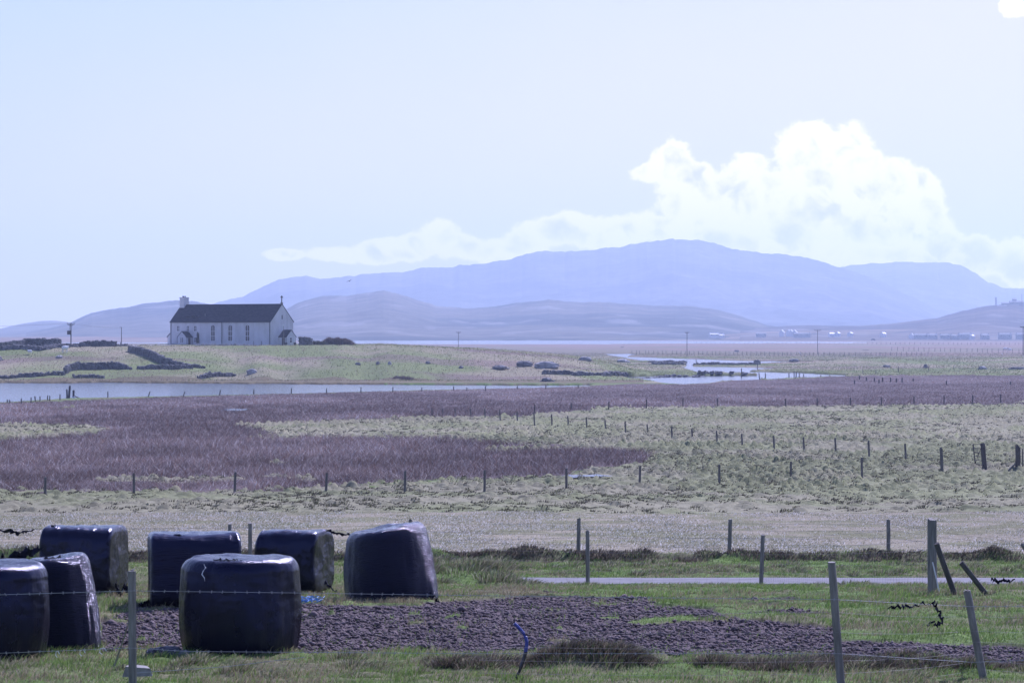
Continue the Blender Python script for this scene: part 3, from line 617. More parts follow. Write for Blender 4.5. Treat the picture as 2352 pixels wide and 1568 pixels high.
# ------------------------------------------------------------ bales
def bale(px, d, w, h, label, lying=False, yaw=0., shear=(0, 0), taper=0., tilt=0., seed=0, mat='wrapV', creases=(), squash=3.2, ybase=None, depth=None):
    """wrapped bale: w, h are the silhouette in metres; axis upright or lying along local x"""
    x = wp(px, d); z0 = (CZ - (ybase - HY) / F * d) if ybase else g1(x, d); z0 -= .03
    nu, nv = 128, 84; R = w / 2; V = []
    t = np.linspace(-1, 1, nv); A = np.arange(nu) * 2 * math.pi / nu
    TT, AA = np.meshgrid(t, A, indexing='ij'); s = np.sign(TT) * np.abs(TT) ** .72  # denser near the ends
    if not lying:
        ends = .2
        # meridian: goes in over the top, round the shoulder and down
        L_ = np.linspace(0, 1, nv); rad = np.empty(nv); zz = np.empty(nv)
        for i, l in enumerate(L_):
            if l < .2: q = l / .2; rad[i] = R * (1 - ends) * q; zz[i] = h - .012 * (1 - q ** 2) * h
            elif l < .42: q = (l - .2) / .22 * math.pi / 2; rad[i] = R * (1 - ends) + R * ends * math.sin(q); zz[i] = h - R * ends * 1.25 * (1 - math.cos(q))
            else: q = (l - .42) / .58; rad[i] = R * (1 + .045 * math.sin(q * math.pi) - .08 * q ** 5); zz[i] = (h - R * ends * 1.25) * (1 - q)
        RR, AA = np.meshgrid(rad, A, indexing='ij'); ZZ = np.repeat(zz[:, None], nu, 1)
        X = RR * np.cos(AA); Y = RR * np.sin(AA); Z = ZZ.copy()
        nx = np.cos(AA); ny = np.sin(AA)
        dsp = .022 * (fbm(AA * 1.9 + seed, Z * 1.6, seed, 4) - .5) * 2 + .022 * (fbm(AA * 8 + seed, Z * 1.2, seed + 2, 3) - .5) * 2 * (1.2 - Z / h * .4) + .0025 * (fbm(AA * 3, Z * 22, seed + 5, 3) - .5) * 2
        edge = np.clip((h - Z) / h * 8, 0, 1)
        X += nx * dsp * edge; Y += ny * dsp * edge; Z += (1 - edge) * .035 * (fbm(X * 3 + seed, Y * 3, seed + 7, 4) - .5) * 2
    else:
        # squarish roll lying on its side, flat-ish ends left and right
        L_ = np.linspace(-1, 1, nv); hw = w / 2; ry = (depth or h) / 2; rzz = h / 2
        prof_x = np.empty(nv); prof_r = np.empty(nv)
        for i, l in enumerate(L_):
            a = abs(l)
            if a > .82: q = (1 - a) / .18; prof_x[i] = math.copysign(hw * (1 - .02 * q), l); prof_r[i] = .84 * q + 0
            elif a > .6: q = (a - .6) / .22 * math.pi / 2; prof_x[i] = math.copysign(hw * (.86 + .12 * math.sin(q)), l); prof_r[i] = .84 + .16 * math.cos(q)
            else: prof_x[i] = hw * .86 * l / .6; prof_r[i] = 1.0
        PR = np.repeat(prof_r[:, None], nu, 1); X = np.repeat(prof_x[:, None], nu, 1); AA = np.repeat(A[None, :], nv, 0)
        ca, sa = np.cos(AA), np.sin(AA); k = (np.abs(ca) ** squash + np.abs(sa) ** squash) ** (-1 / squash)
        Y = ry * ca * k * PR; Z = rzz * sa * k * PR
        dsp = .03 * (fbm(AA * 1.5 + seed, X * 1.5, seed, 4) - .5) * 2 + .01 * (fbm(AA * 3 + seed, X * 16, seed + 3, 3) - .5) * 2
        Y *= 1 + dsp / ry; Z *= 1 + dsp / rzz; X += .04 * (fbm(Y * 2.5, Z * 2.5 + seed, seed + 7, 3) - .5) * (PR < 1)
        Z = Z + rzz
        Z = np.where(Z < .05, .05 * .6, Z)
    zt = Z / h
    X = X * (1 - taper * zt); 
    X = X + shear[0] * zt ** 1.3; Y = Y + shear[1] * zt
    Z = Z + tilt * X * zt ** 2
    if seed == 85: X = X + .07 * np.clip(X, 0, 1) * np.clip(1 - zt * 2.2, 0, 1) ** 1.5 * 2
    for (ca_, z0_, z1_, dep) in creases: # torn seam running down the side
        wob = ca_ + .05 * np.sin(Z * 13) + .03 * np.sin(Z * 31)
        cr = np.exp(-(((np.arctan2(Y, X) - wob)) / .012) ** 2) * ((Z > z0_) & (Z < z1_)); rr_ = np.sqrt(X * X + Y * Y) + 1e-6
        X -= X / rr_ * cr * dep; Y -= Y / rr_ * cr * dep
    V = np.stack([X.ravel(), Y.ravel(), Z.ravel()], -1)
    I = np.arange(nv * nu).reshape(nv, nu); J = np.roll(I, -1, 1)
    Fc = np.stack([I[:-1], I[1:], J[1:], J[:-1]], -1).reshape(-1, 4)
    if lying: Fc = Fc[:, ::-1]
    root = empty('wrapped_bale', (x, d, z0), yaw); tag(root, label, 'bale', 'black plastic wrapped silage bales')
    npmesh('wrapping', V, Fc, M[mat], smooth=True, parent=root)
    return root
def flap(root, pts, w, mat='wrapC', name='torn_plastic', thick=.006, seed=1):
    """crumpled ribbon of film: pts local to the bale"""
    rnd = random.Random(seed); n = len(pts) * 6; V = []; P = [Vector(p) for p in pts]
    def at(s):
        s = s * (len(P) - 1); i = min(int(s), len(P) - 2); return P[i].lerp(P[i + 1], s - i)
    for i in range(n + 1):
        s = i / n; p = at(s); ww = w * (1 - .75 * s ** 2) * rnd.uniform(.45, 1.15); a = rnd.uniform(-1.2, 1.2)
        dv = Vector((math.cos(a) * .25, .4 * math.sin(a * 2), math.cos(a))) * ww / 2; jt = Vector([rnd.uniform(-.02, .02) for _ in range(3)])
        V += [p - dv + jt, p + dv + jt, p - dv + jt + Vector((.0, thick, 0)), p + dv + jt + Vector((.0, thick, 0))]
    Fc = []
    for i in range(n):
        a = i * 4; b = a + 4; Fc += [(a, a + 1, b + 1, b), (a + 2, b + 2, b + 3, a + 3), (a, b, b + 2, a + 2), (a + 1, a + 3, b + 3, b + 1)]
    m = MB(); m.add(V, Fc); return m.build(name, M[mat], root)
b1 = bale(-30, 31.2, 1.30, 1.05, 'dark wrapped bale cut off by the left edge of the picture', seed=21, ybase=1510, mat='wrapS')
b2 = bale(142, 32.4, .92, 1.12, 'leaning narrow-topped black bale beside the leftmost one', seed=33, taper=.27, shear=(-.05, 0), tilt=.10, ybase=1500, mat='wrapT')
flap(b2, [(.02, -.1, 1.10), (-.15, -.12, 1.09), (-.35, -.12, 1.06), (-.55, -.14, 1.03)], .07, seed=3)
b3 = bale(193, 43.2, 1.11, 1.01, 'black bale lying on its side behind the left pair, flat end to the right', lying=True, yaw=-.16, seed=44, ybase=1358, depth=1.05, mat='wrapH', squash=4.6)
flap(b3, [(.58, -.35, .18), (.66, -.45, .10), (.72, -.5, .02)], .16, seed=5); flap(b3, [(.62, -.1, .12), (.78, -.2, .08), (.86, -.2, .02)], .12, seed=6)
b4 = bale(446, 39.6, 1.25, 1.01, 'sagging bale with a torn top left corner, half hidden behind the front bale', lying=True, yaw=.16, seed=52, ybase=1386, depth=1.2, mat='wrapV', squash=5)
flap(b4, [(-.60, -.3, .1), (-.72, -.35, .05), (-.8, -.35, .02)], .2, seed=8); flap(b4, [(-.52, -.35, .98), (-.2, -.4, 1.0), (-.1, -.42, .93)], .05, seed=9)
b5 = bale(552, 31.8, 1.285, 1.10, 'front bale, largest and nearest, standing upright with a crack down its side', seed=63, ybase=1502, mat='wrapS')
flap(b5, [(-.25, -.45, 1.09), (-.05, -.5, 1.10), (.1, -.45, 1.10)], .035, seed=10)
def onbale(pts, push=.0):
    # follow the front of the upright bale: (angle, height) -> point just on its skin
    out = []
    dg = bpy.data.objects; me = [c for c in b5.children if c.name.startswith('wrapping')][0].data; co = np.empty(len(me.vertices) * 3); me.vertices.foreach_get('co', co); co = co.reshape(-1, 3)
    an = np.arctan2(co[:, 1], co[:, 0])
    for a, z in pts:
        k = np.argmin((an - a) ** 2 * 2 + (co[:, 2] - z) ** 2 + (co[:, 2] > 1.09) * 0); v = co[k]; r = math.hypot(v[0], v[1]) + push; out.append(Vector((r * math.cos(a), r * math.sin(a), z)))
    return out
cr = MB(); cr.tube(onbale([(-1.86, .96), (-1.84, .90), (-1.88, .86), (-1.80, .83), (-1.76, .85), (-1.84, .78), (-1.90, .70), (-1.89, .62), (-1.86, .52), (-1.84, .44), (-1.80, .36)]), [.006, .01, .012, .02, .012, .02, .022, .018, .012, .008, .003], 5)
cr.build('split_seam', simple('hay_gap', (.002, .002, .003), (.004, .004, .005), 4, 1.0, spec=0), b5)
tp = MB(); tp.tube([(-.34 + .02 * math.sin(i * 1.7), -.555 - .012 * i, 1.06 - .035 * i) for i in range(6)], [.004, .007, .005, .007, .005, .002], 5); tp.build('torn_edge', M['frame'], b5)
b6 = bale(677, 44.4, 1.0, .94, 'black bale lying on its side between the front bale and the tall one', lying=True, yaw=-.27, seed=74, ybase=1353, depth=1.0, mat='wrapH', squash=4.2)
flap(b6, [(.60, -.35, .2), (.7, -.4, .12), (.83, -.42, .05)], .07, seed=12); flap(b6, [(.45, .1, .93), (.6, .1, .90), (.85, .08, .88), (1.0, .05, .87)], .06, seed=13)
b7 = bale(896, 41.9, 1.33, 1.15, 'tall tapering crumpled bale at the right end of the group', seed=85, taper=.15, shear=(-.05, 0), tilt=.16, ybase=1387, mat='wrapT')
flap(b7, [(.55, -.3, .22), (.66, -.35, .10), (.74, -.38, .05), (.78, -.4, .02)], .16, seed=15); flap(b7, [(-.6, -.1, .12), (-.72, -.1, .08), (-.8, -.12, .06)], .09, seed=16)

# ------------------------------------------------------------ fences: each fence one thing, every post and strand a part
def post_mesh(r=.045, n=9, seed=0):
    rnd = random.Random(seed); m = MB(); pts = [(rnd.uniform(-.06, .06) * r, rnd.uniform(-.06, .06) * r, z) for z in (-.25, .0, .3, .6, .85, .995, 1.0)]
    m.tube(pts, [r * 1.04, r * 1.02, r, r * .98, r * .97, r * .95, r * .88], n); return m
_pm = {}
def pmesh(r, mat, seed):
    k = (r, mat, seed)
    if k not in _pm: _pm[k] = post_mesh(r, seed=seed).build('post', M[mat], link=False, smooth=False)
    return _pm[k]
def fence(label, posts, r=.05, mat='post', strands=(), wr=.002, net=None, group=None, category='fence', barb=False, ends=None):
    """posts: (px, ytop, ybase or None, lean_x, depth or None)"""
    B = []
    for q in posts:
        px_, yt, yb, lx = q[:4]; d = q[4] if len(q) > 4 else None
        if d is None: X, d = hit(px_, yb); 
        else: X = wp(px_, d)
        zt = CZ - (yt - HY) / F * d; z = g1(X, d); zb = CZ - (yb - HY) / F * d if yb else z
        z = min(z, zb + .15) if yb else z
        B.append((X, d, z, max(.3, zt - z), lx))
    o0 = B[0]; root = empty('wire_fence', (o0[0], o0[1], o0[2])); tag(root, label, category, group)
    for i, (X, d, z, h, lx) in enumerate(B):
        o = bpy.data.objects.new('post', pmesh(r, mat, i % 4)); col.objects.link(o); o.parent = root
        o.location = (X - o0[0], d - o0[1], z - o0[2]); o.scale = (1, 1, h); o.rotation_euler = (random.uniform(-.03, .03), math.atan2(lx, h), random.uniform(0, 6))
        if lx: o.rotation_euler = (0, math.atan2(lx, h), 0)
    E = list(B)
    if ends: E = [ends[0]] * (ends[0] is not None) + E + [ends[1]] * (ends[1] is not None)
    for hgt in strands:
        m = MB(); pts = []
        for i in range(len(E) - 1):
            a, b = E[i], E[i + 1]
            pa = Vector((a[0] + a[4] * hgt, a[1] - r, a[2] + a[3] * hgt)); pb = Vector((b[0] + b[4] * hgt, b[1] - r, b[2] + b[3] * hgt)); L_ = (pb - pa).length
            for k in range(8):
                s = k / 8; p = pa.lerp(pb, s); p.z -= 4 * s * (1 - s) * min(.03, .006 * L_); pts.append(p - Vector(o0[:3]))
            if barb:
                s = 0.05
                while s < L_:
                    p = pa.lerp(pb, s / L_) - Vector(o0[:3]); p.z -= 4 * (s / L_) * (1 - s / L_) * min(.03, .006 * L_)
                    for q in range(2):
                        dv = Vector((random.uniform(-.6, .6), random.uniform(-.4, .4), 1)).normalized() * .013; m.tube([p - dv, p + dv], .0016, 3)
                    s += random.uniform(.085, .115)
        pts.append(pb - Vector(o0[:3])); m.tube(pts, wr, 4); m.build('barbed_wire' if barb else 'wire', M['wire'], root)
    if net:
        h0, h1, nh, dx, nr = net; m = MB()
        for i in range(len(E) - 1):
            a, b = E[i], E[i + 1]; pa = Vector(a[:3]) - Vector(o0[:3]); pb = Vector(b[:3]) - Vector(o0[:3]); L_ = (pb - pa).length; la, lb = a[4], b[4]
            def pt(s, q): p = pa.lerp(pb, s); hh = a[3] * (1 - s) + b[3] * s; return p + Vector(((la * (1 - s) + lb * s) * q, -r, hh * q))
            for j in range(nh):
                q = h0 + (h1 - h0) * (j / (nh - 1)) ** 1.3; m.tube([pt(s / 6, q - .02 * math.sin(s / 6 * math.pi)) for s in range(7)], nr, 3, False)
            k = int(L_ / dx)
            for j in range(1, k): m.tube([pt(j / k, h0), pt(j / k + random.uniform(-.003, .003), h1)], nr * .8, 3, False)
        m.build('wire_netting', M['wire'], root)
    return root, B
# near fence, two kinds of stretch
fn, _ = fence('near round-posted fence with sagging barbed wire in front of the bales', [(305, 1310, 1572, 0, 26.0)], r=.037, strands=(),)
def nearwire(pts, parent, wr=.002, barb=True, name='barbed_wire'):
    o0 = parent.location; m = MB(); P = []
    W_ = [Vector((wp(a, d), d, CZ - (b - HY) / F * d)) - o0 for (a, b, d) in pts]
    for i in range(len(W_) - 1):
        for k in range(10):
            s = k / 10; p = W_[i].lerp(W_[i + 1], s); P.append(p)
        if barb:
            L_ = (W_[i + 1] - W_[i]).length; s = random.uniform(.03, .09)
            while s < L_:
                p = W_[i].lerp(W_[i + 1], s / L_)
                for q in range(2):
                    dv = Vector((random.uniform(-.8, .8), random.uniform(-.4, .4), 1)).normalized() * .014; m.tube([p - dv, p + dv], .0016, 3)
                s += random.uniform(.09, .115)
    P.append(W_[-1]); m.tube(P, wr, 4); return m.build(name, M['barb'], parent)
def addpost(root, px_, yt, yb, d, px_b, r, mat='post', name='post', top=None):
    a = Vector((wp(px_b, d), d, CZ - (yb - HY) / F * d)); b = Vector((wp(px_, d), d, CZ - (yt - HY) / F * d)); o0 = root.location
    h = (b - a).length; m = post_mesh(r, 12, seed=int(px_)); o = m.build(name, M[mat], root); o.location = a - o0; o.scale = (1, 1, h); o.rotation_euler = (b - a).to_track_quat('Z', 'Y').to_euler(); return o
addpost(fn, 1910, 1290, 1600, 26.3, 1934, .037); addpost(fn, 2221, 1355, 1556, 27.6, 2258, .037)
addpost(fn, 2760, 1330, 1600, 27.6, 2764, .037); addpost(fn, -900, 1300, 1600, 26.3, -900, .037)
nearwire([(-900, 1370, 26.3), (0, 1365, 26.1), (305, 1356, 25.96), (700, 1361, 26.0), (1100, 1367, 26.1), (1500, 1372, 26.2), (1918, 1376, 26.25), (2223, 1392, 27.5), (2764, 1390, 27.5)], fn)
nearwire([(-900, 1500, 26.3), (0, 1499, 26.1), (305, 1487, 25.96), (430, 1495, 26.0), (690, 1497, 26.0), (1100, 1500, 26.1), (1500, 1500, 26.2), (1926, 1500, 26.25), (2236, 1520, 27.5), (2764, 1500, 27.5)], fn)
nearwire([(305, 1545, 26.0), (520, 1530, 26.2), (700, 1508, 26.3)], fn, .0022, False, 'loose_wire')
m = MB(); o0 = fn.location
NET = [(1100, 1400, 26.1), (1918, 1405, 26.25), (2226, 1415, 27.5), (2764, 1410, 27.5)]; NB = [(1100, 1600, 26.1), (1934, 1600, 26.25), (2258, 1556, 27.5), (2764, 1580, 27.5)]
def wv3(a): return Vector((wp(a[0], a[2]), a[2], CZ - (a[1] - HY) / F * a[2])) - o0
for i in range(3):
    A, B_, C_, D_ = wv3(NET[i]), wv3(NET[i + 1]), wv3(NB[i]), wv3(NB[i + 1])
    for j in range(7):
        q = (j / 6) ** .8; m.tube([A.lerp(C_, q).lerp(B_.lerp(D_, q), s / 8) - Vector((0, 0, .02 * math.sin(s / 8 * math.pi))) for s in range(9)], .0011, 3, False)
    L_ = (B_ - A).length; k = int(L_ / .16)
    for j in range(k): s = (j + .3) / k; m.tube([A.lerp(B_, s), C_.lerp(D_, s)], .0009, 3, False)
m.build('wire_netting', M['wire'], fn)
# roadside fence this side of the road
fr_, _ = fence('fence on the near side of the road with a thick leaning straining post', [(-300, 1203, 1345, 0, 61.), (217, 1203, 1345, 0, 61.), (575, 1201, 1345, 0, 61.), (960, 1210, 1345, 0, 61.), (1350, 1218, 1341, 0, 61.), (1748, 1228, 1342, .04, 60.4)], r=.044, strands=(.93, .75), wr=.0022, net=(.05, .62, 5, .22, .0014),
              ends=(None, (wp(2140, 44), 44, 5.98, 1.18, 0)))
addpost(fr_, 2141, 1193, 1373, 44., 2142, .073, name='straining_post')
addpost(fr_, 2151, 1248, 1383, 43.6, 2199, .043, 'postdark', 'strut'); addpost(fr_, 2207, 1291, 1385, 43.3, 2282, .04, 'postdark', 'strut'); addpost(fr_, 2142, 1290, 1378, 43.8, 2162, .01, 'frame', 'stay')
addpost(fr_, 2600, 1240, 1370, 44, 2600, .045)
m = MB(); o0 = fr_.location
P0 = [(2140, 1250, 50), (2600, 1262, 50)]; 
for yy0 in (1215, 1285, 1306, 1325, 1345, 1362): m.tube([wv3((a, yy0 + 3 * math.sin(i), 43.9)) - Vector((0, 0, 0)) + fn.location - o0 for i, a in enumerate(range(2140, 2700, 60))], .002, 3, False)
for a in range(2150, 2690, 22): m.tube([wv3((a, 1286, 43.9)) + fn.location - o0, wv3((a + random.uniform(-3, 3), 1366, 43.9)) + fn.location - o0], .0013, 3, False)
m.build('wire_netting', M['wire'], fr_)
# far side of the road
far_posts = [(x, yt, None, 0, 74.2) for (x, yt) in ((-520, 1203), (-170, 1203), (180, 1204), (528, 1203), (943, 1194), (1328, 1190), (1675, 1192), (2041, 1193), (2410, 1205), (2780, 1203))]
far_posts[8] = (2372, 1240, None, -.35, 74.2)
fence('post and wire fence along the turf bank beyond the road', far_posts, r=.052, strands=(.9, .72, .52), wr=.0022, net=(.1, .5, 4, .3, .0014))
# mid fence
mp = [(-120, 1100), (104, 1096), (308, 1087), (539, 1084), (749, 1086), (930, 1082), (1113, 1080), (1301, 1075), (1469, 1070), (1652, 1067), (1816, 1060), (1980, 1050)]
mb_ = [1141, 1138, 1133, 1130, 1130, 1131, 1129, 1121, 1116, 1110, 1106, 1098]
mf, _ = fence('long fence crossing the hummocky pasture below the rushes', [(x, y, b, random.uniform(-.03, .05)) for (x, y), b in zip(mp, mb_)] + [(2165, 1030, 1088, -.06)], r=.07, mat='postmid', strands=(.9, .6), wr=.0025)
# gate posts at the right
def wpt(px_, py_, d): return Vector((wp(px_, d), d, CZ - (py_ - HY) / F * d))
d0 = hit(2262, 1080)[1]
g = empty('gate', wpt(2262, 1078, d0)); tag(g, 'metal field gate standing open against its thick post', 'gate')
addpost(g, 2257, 1019, 1078, d0, 2262, .16, 'postdark', 'gatepost')
m = MB(); gx = [wpt(2235, 1020, d0 + 2) - g.location, wpt(2240, 1064, d0 + 2) - g.location, wpt(2256, 1020, d0) - g.location, wpt(2256, 1068, d0) - g.location]
m.tube([gx[0], gx[1]], .04, 6); m.tube([gx[2], gx[3]], .03, 6)
for k in range(6): m.tube([gx[0].lerp(gx[1], k / 5), gx[2].lerp(gx[3], k / 5)], .02, 5)
m.tube([gx[1], gx[2]], .02, 5); m.build('gate_bars', M['postdark'], g)
d1_ = hit(2337, 1083)[1]
g2 = empty('straining_post', wpt(2337, 1082, d1_)); tag(g2, 'thick straining post with a slanting brace at the right edge', 'post')
addpost(g2, 2338, 1027, 1082, d1_, 2338, .17, 'postdark', 'post'); addpost(g2, 2335, 1062, 1083, d1_, 2313, .06, 'post', 'brace'); addpost(g2, 2349, 1030, 1080, d1_ + 1, 2349, .04, 'postdark', 'rail')
# diagonal fence
z3 = [(75, 285, 385), (230, 305, 400), (380, 312, 430), (535, 330, 435), (678, 345, 430), (842, 358, 455), (1008, 380, 470), (1185, 395, 495), (1380, 418, 505), (1595, 440, 540), (1775, 458, 550), (1993, 475, 575), (2215, 503, 605)]
z4 = [(145, 518, 635), (410, 530, 655), (690, 540, 680), (985, 565, 715), (1308, 590, 740)]
z2 = [(1648, 275, 345), (1742, 280, 340), (1852, 280, 352), (1988, 275, 352), (2115, 280, 360), (2248, 287, 388)]
def cv(Z, ox): return [((ox + a / 3.618) * .9408, (920 + b / 3.618) * .9408, (920 + c / 3.618) * .9408, -.06) for a, b, c in Z]
dp = cv(z2, 600) + cv(z3, 1200)[1:] + cv(z4, 1850) + [(2163, 1092 - 65, 1088, -.06)]
fence('fence slanting across the pasture from the rushes to the gate', dp, r=.075, mat='postmid', strands=(.85,), wr=.003)
fence('row of posts along the upper edge of the hummocks', [(a * .26 + 1129, (920 + t / 3.618) * .9408, (920 + b / 3.618) * .9408, .03) for a, t, b in ((380, 245, 310), (703, 230, 290), (1035, 215, 290), (1368, 195, 275), (1690, 185, 270), (1995, 190, 262))] +
      [((1850 + a / 3.618) * .9408, (920 + b / 3.618) * .9408, (920 + b / 3.618) * .9408 + 19, 0) for a, b in ((245, 190), (525, 185), (818, 183), (1093, 180), (1380, 172), (1645, 165), (1897, 160), (2145, 155))], r=.08, mat='postdark')
fence('row of stakes in the rushes along the water on the left', [(a * .24, 733.8 + t * .24, 733.8 + b * .24, l) for a, t, b, l in ((70, 765, 800, 0), (92, 768, 812, 0), (203, 752, 808, 0), (298, 742, 800, 0), (340, 732, 785, -.1), (383, 735, 778, 0), (455, 725, 772, 0), (476, 728, 775, 0), (574, 715, 770, 0), (1032, 688, 748, 0), (1420, 685, 738, .25), (1755, 684, 735, .25), (2100, 675, 728, .15))]
      + [(564.5 + a * .26, 865.5 + t * .26, 865.5 + b * .26, 0.04) for a, t, b in ((70, 110, 155), (402, 100, 148), (713, 100, 145), (1016, 92, 138), (1298, 90, 132), (1554, 92, 128), (1836, 82, 118), (1952, 92, 120), (2117, 80, 122))]
      + [(1129 + a * .26, 865.5 + t * .26, 865.5 + b * .26, 0) for a, t, b in ((228, 78, 110), (480, 70, 104), (765, 70, 98))], r=.085, mat='postdark')
sp = empty('gate_posts', wpt(160, 912, 446)); tag(sp, 'cluster of heavy old posts with slanting braces at the water edge', 'posts')
for a, t, b, e, r_ in ((153.5, 895, 911, 154, .13), (160.5, 887, 911, 158.5, .17), (169, 896, 914, 169, .17)): addpost(sp, a, t, b, 446, e, r_, 'postdark')
addpost(sp, 171, 909, 917.5, 446, 190, .08, 'postdark', 'brace'); addpost(sp, 171, 910, 917, 445.5, 165, .12, 'frame', 'pale_board')
def rowx(x0, x1, y0, y1, h, n, jit=1.0, r=.08): 
    return [(x0 + (x1 - x0) * i / (n - 1) + random.uniform(-jit, jit), y0 + (y1 - y0) * i / (n - 1) - h, y0 + (y1 - y0) * i / (n - 1), random.uniform(-.12, .12)) for i in range(n)]
fence('long line of thin stakes across the brown plain left of the tall pole', rowx(1450, 1870, 813.5, 817.5, 9, 42, 2), r=.09, mat='postdark', strands=(.9,), wr=.02)
fence('line of stakes across the plain right of the tall pole', rowx(1880, 2130, 817.5, 817, 9, 22, 2), r=.09, mat='postdark', strands=(.06,), wr=.05)
fence('farther line of stakes in front of the bright loch', rowx(1600, 2352, 789.5, 792, 5, 70, 2), r=.12, mat='postdark')
fence('line of stakes behind the white sheep at the right', rowx(2050, 2400, 806, 812, 9, 30, 2), r=.09, mat='postdark', strands=(.95,), wr=.03)
fence('stakes standing in and beside the right hand channel', [(1317 + a * .28, 733.8 + t * .28, 733.8 + b * .28, l) for a, t, b, l in ((1378, 400, 465, 0), (1530, 440, 480, -.2), (1575, 440, 482, 0), (1768, 438, 470, 0), (1810, 428, 470, 0), (1828, 430, 470, 0), (1853, 435, 470, 0), (1890, 445, 470, 0), (2028, 458, 472, 0), (2100, 458, 472, 0), (1508, 360, 402, .1), (1010, 328, 370, -.1))], r=.11, mat='postdark')
fence('dark posts among the rushes below the far right turf', [(1787.5 + a * .24, 658.6 + t * .24, 658.6 + b * .24, 0) for a, t, b in ((730, 895, 930), (778, 850, 890), (845, 865, 900), (920, 870, 905), (965, 890, 925), (998, 870, 910), (1075, 870, 910), (1130, 875, 915), (1185, 870, 915), (1292, 875, 905), (1610, 900, 935), (2222, 905, 935))], r=.13, mat='postdark')
fence('thin posts on the green turf at the far right', [(1787.5 + a * .24, 658.6 + t * .24, 658.6 + b * .24, 0) for a, t, b in ((810, 795, 830), (935, 790, 830), (1150, 760, 815), (1440, 760, 800), (1680, 755, 790), (1920, 755, 800), (2160, 750, 790))], r=.09, mat='postdark')
fence('few fence stakes behind the wall left of the chapel', [(.24 * a, 733.8 + .24 * t, 794.5, 0, 716) for a, t in ((1084, 215), (1155, 215), (1220, 228), (1260, 235), (1300, 238))], r=.09, mat='postdark')
fence('thin stakes on the rubble in front of the chapel wall', [(357.5 + .208 * a, 658.6 + .208 * t, 796, 0, 694) for a, t in ((505, 630), (610, 640), (725, 640), (1083, 600), (1170, 600))], r=.07, mat='postdark')

# ------------------------------------------------------------ power poles
def pole(px_, yt, yb, label, d=None, arm=1.8, box=False, thin=False, r=.16):
    if d is None: X, d = hit(px_, yb)
    o = wpt(px_, yb, d); root = empty('power_pole', o); tag(root, label, 'power pole', 'wooden power poles'); h = (yb - yt) * d / F
    m = MB(); m.tube([(0, 0, -.4), (0, 0, h * .5), (0, 0, h)], [r, r * .85, r * .7], 8); m.build('pole', M['postdark'], root)
    if not thin:
        m = MB(); m.box((0, -.15, h - .45), (arm, .12, .16)); m.tube([(-arm * .35, -.15, h - .45), (0, -.1, h - 1.1), (arm * .35, -.15, h - .45)], .04, 4); m.build('crossarm', M['postdark'], root)
        for s in (-.47, 0, .47):
            m = MB(); m.tube([(s * arm, -.15, h - .38), (s * arm, -.15, h - .2), (s * arm, -.15, h + .05)], [.05, .1, .05], 6); m.build('insulator', M['palestone'], root)
    else:
        m = MB(); m.tube([(0, 0, h - .1), (-.5, 0, h - .05)], .05, 5); m.build('bracket', M['postdark'], root)
    if box:
        m = MB(); m.box((-.55, -.1, h * .58), (.75, .6, 1.0)); m.tube([(-.2, 0, h * .62), (0, 0, h * .66)], .05, 4); m.build('transformer', M['pipe'], root)
        m = MB(); m.tube([(-.2, -.1, h - .2), (-.35, -.1, h * .75), (-.5, -.1, h * .66)], .04, 4); m.build('drop_wire', M['pipe'], root)
    return root, o + Vector((0, 0, h))
PO = []
PO.append(pole(163, 741, 795, 'power pole with a grey transformer box, left of the chapel', 745, box=True)[1])
PO.append(pole(279, 751, 794, 'thin bare pole between the stone walls left of the chapel', 745, thin=True, r=.1)[1])
PO.append(pole(1053, 761, 800.5, 'small power pole right of the hedge in front of the loch', 1400, r=.15, arm=2.2)[1])
PO.append(pole(1578, 761, 818, 'power pole behind the upper channel in front of the nearer hills', 1180, r=.14, arm=1.8)[1])
PO.append(pole(1878, 756, 812.5, 'power pole with a wide insulator arm, second from the right', 1300, arm=3.0, r=.15)[1])
PO.append(pole(2350, 748, 812, 'power pole cut by the right edge of the picture', 1150, arm=2.4, r=.17)[1])
def line(A, B_, label, sag=.8, r=.02):
    for q in (0,):
        m = MB()
        for s_ in (-.8, .8):
            m.tube([Vector(A).lerp(Vector(B_), t / 24) + Vector((s_, 0, -.1 - sag * 4 * (t / 24) * (1 - t / 24))) for t in range(25)], r, 3)
        single(m, 'overhead_line', M['wire'], tuple(A), label, 'power line')
line(wpt(-300, 742, 745), PO[0], 'overhead wires running off to the left from the transformer pole', r=.014)
line(PO[0], PO[1], 'overhead wires between the transformer pole and the thin pole', .4, r=.014)
# ------------------------------------------------------------ the chapel
A36 = math.radians(36); LW, DW, EV, RI = 32.7, 8.4, 5.78, 9.95
cx0, cd0 = wp(621.7, 700), 700.0; cz0 = CZ - (793.6 - HY) / F * 700
ch = empty('chapel', (cx0, cd0, cz0), math.pi - A36)
tag(ch, 'long white chapel with a dark slate roof, a cross and a chimney', 'chapel')
def gp(x, y0, y1, e, r): return [(x, y0, -.6), (x, y1, -.6), (x, y1, e), (x, (y0 + y1) / 2, r), (x, y0, e)]
m = MB(); m.prism(gp(0, 0, -DW, EV, RI), (0, 0, 0), (LW, 0, 0)); m.build('wall', M['render'], ch)
def roofx(x0, x1, y0, y1, e, r, ov=.25, th=.16):
    """ridge along x; y0 front eave, y1 back eave"""
    m = MB(); yc = (y0 + y1) / 2; s = 1 if y0 > y1 else -1; sl = (r - e) / abs(y0 - yc)
    for (ye, sg) in ((y0, s), (y1, -s)):
        yo = ye + sg * ov; zo = e - ov * sl
        m.prism([(x0 - .08, yo, zo + .02), (x0 - .08, yc, r + .02), (x0 - .08, yc, r + .02 + th), (x0 - .08, yo, zo + .02 + th)], (0, 0, 0), (x1 - x0 + .16, 0, 0))
    return m
rf = roofx(0, LW, 0, -DW, EV, RI, .22).build('roof', M['slate'], ch)
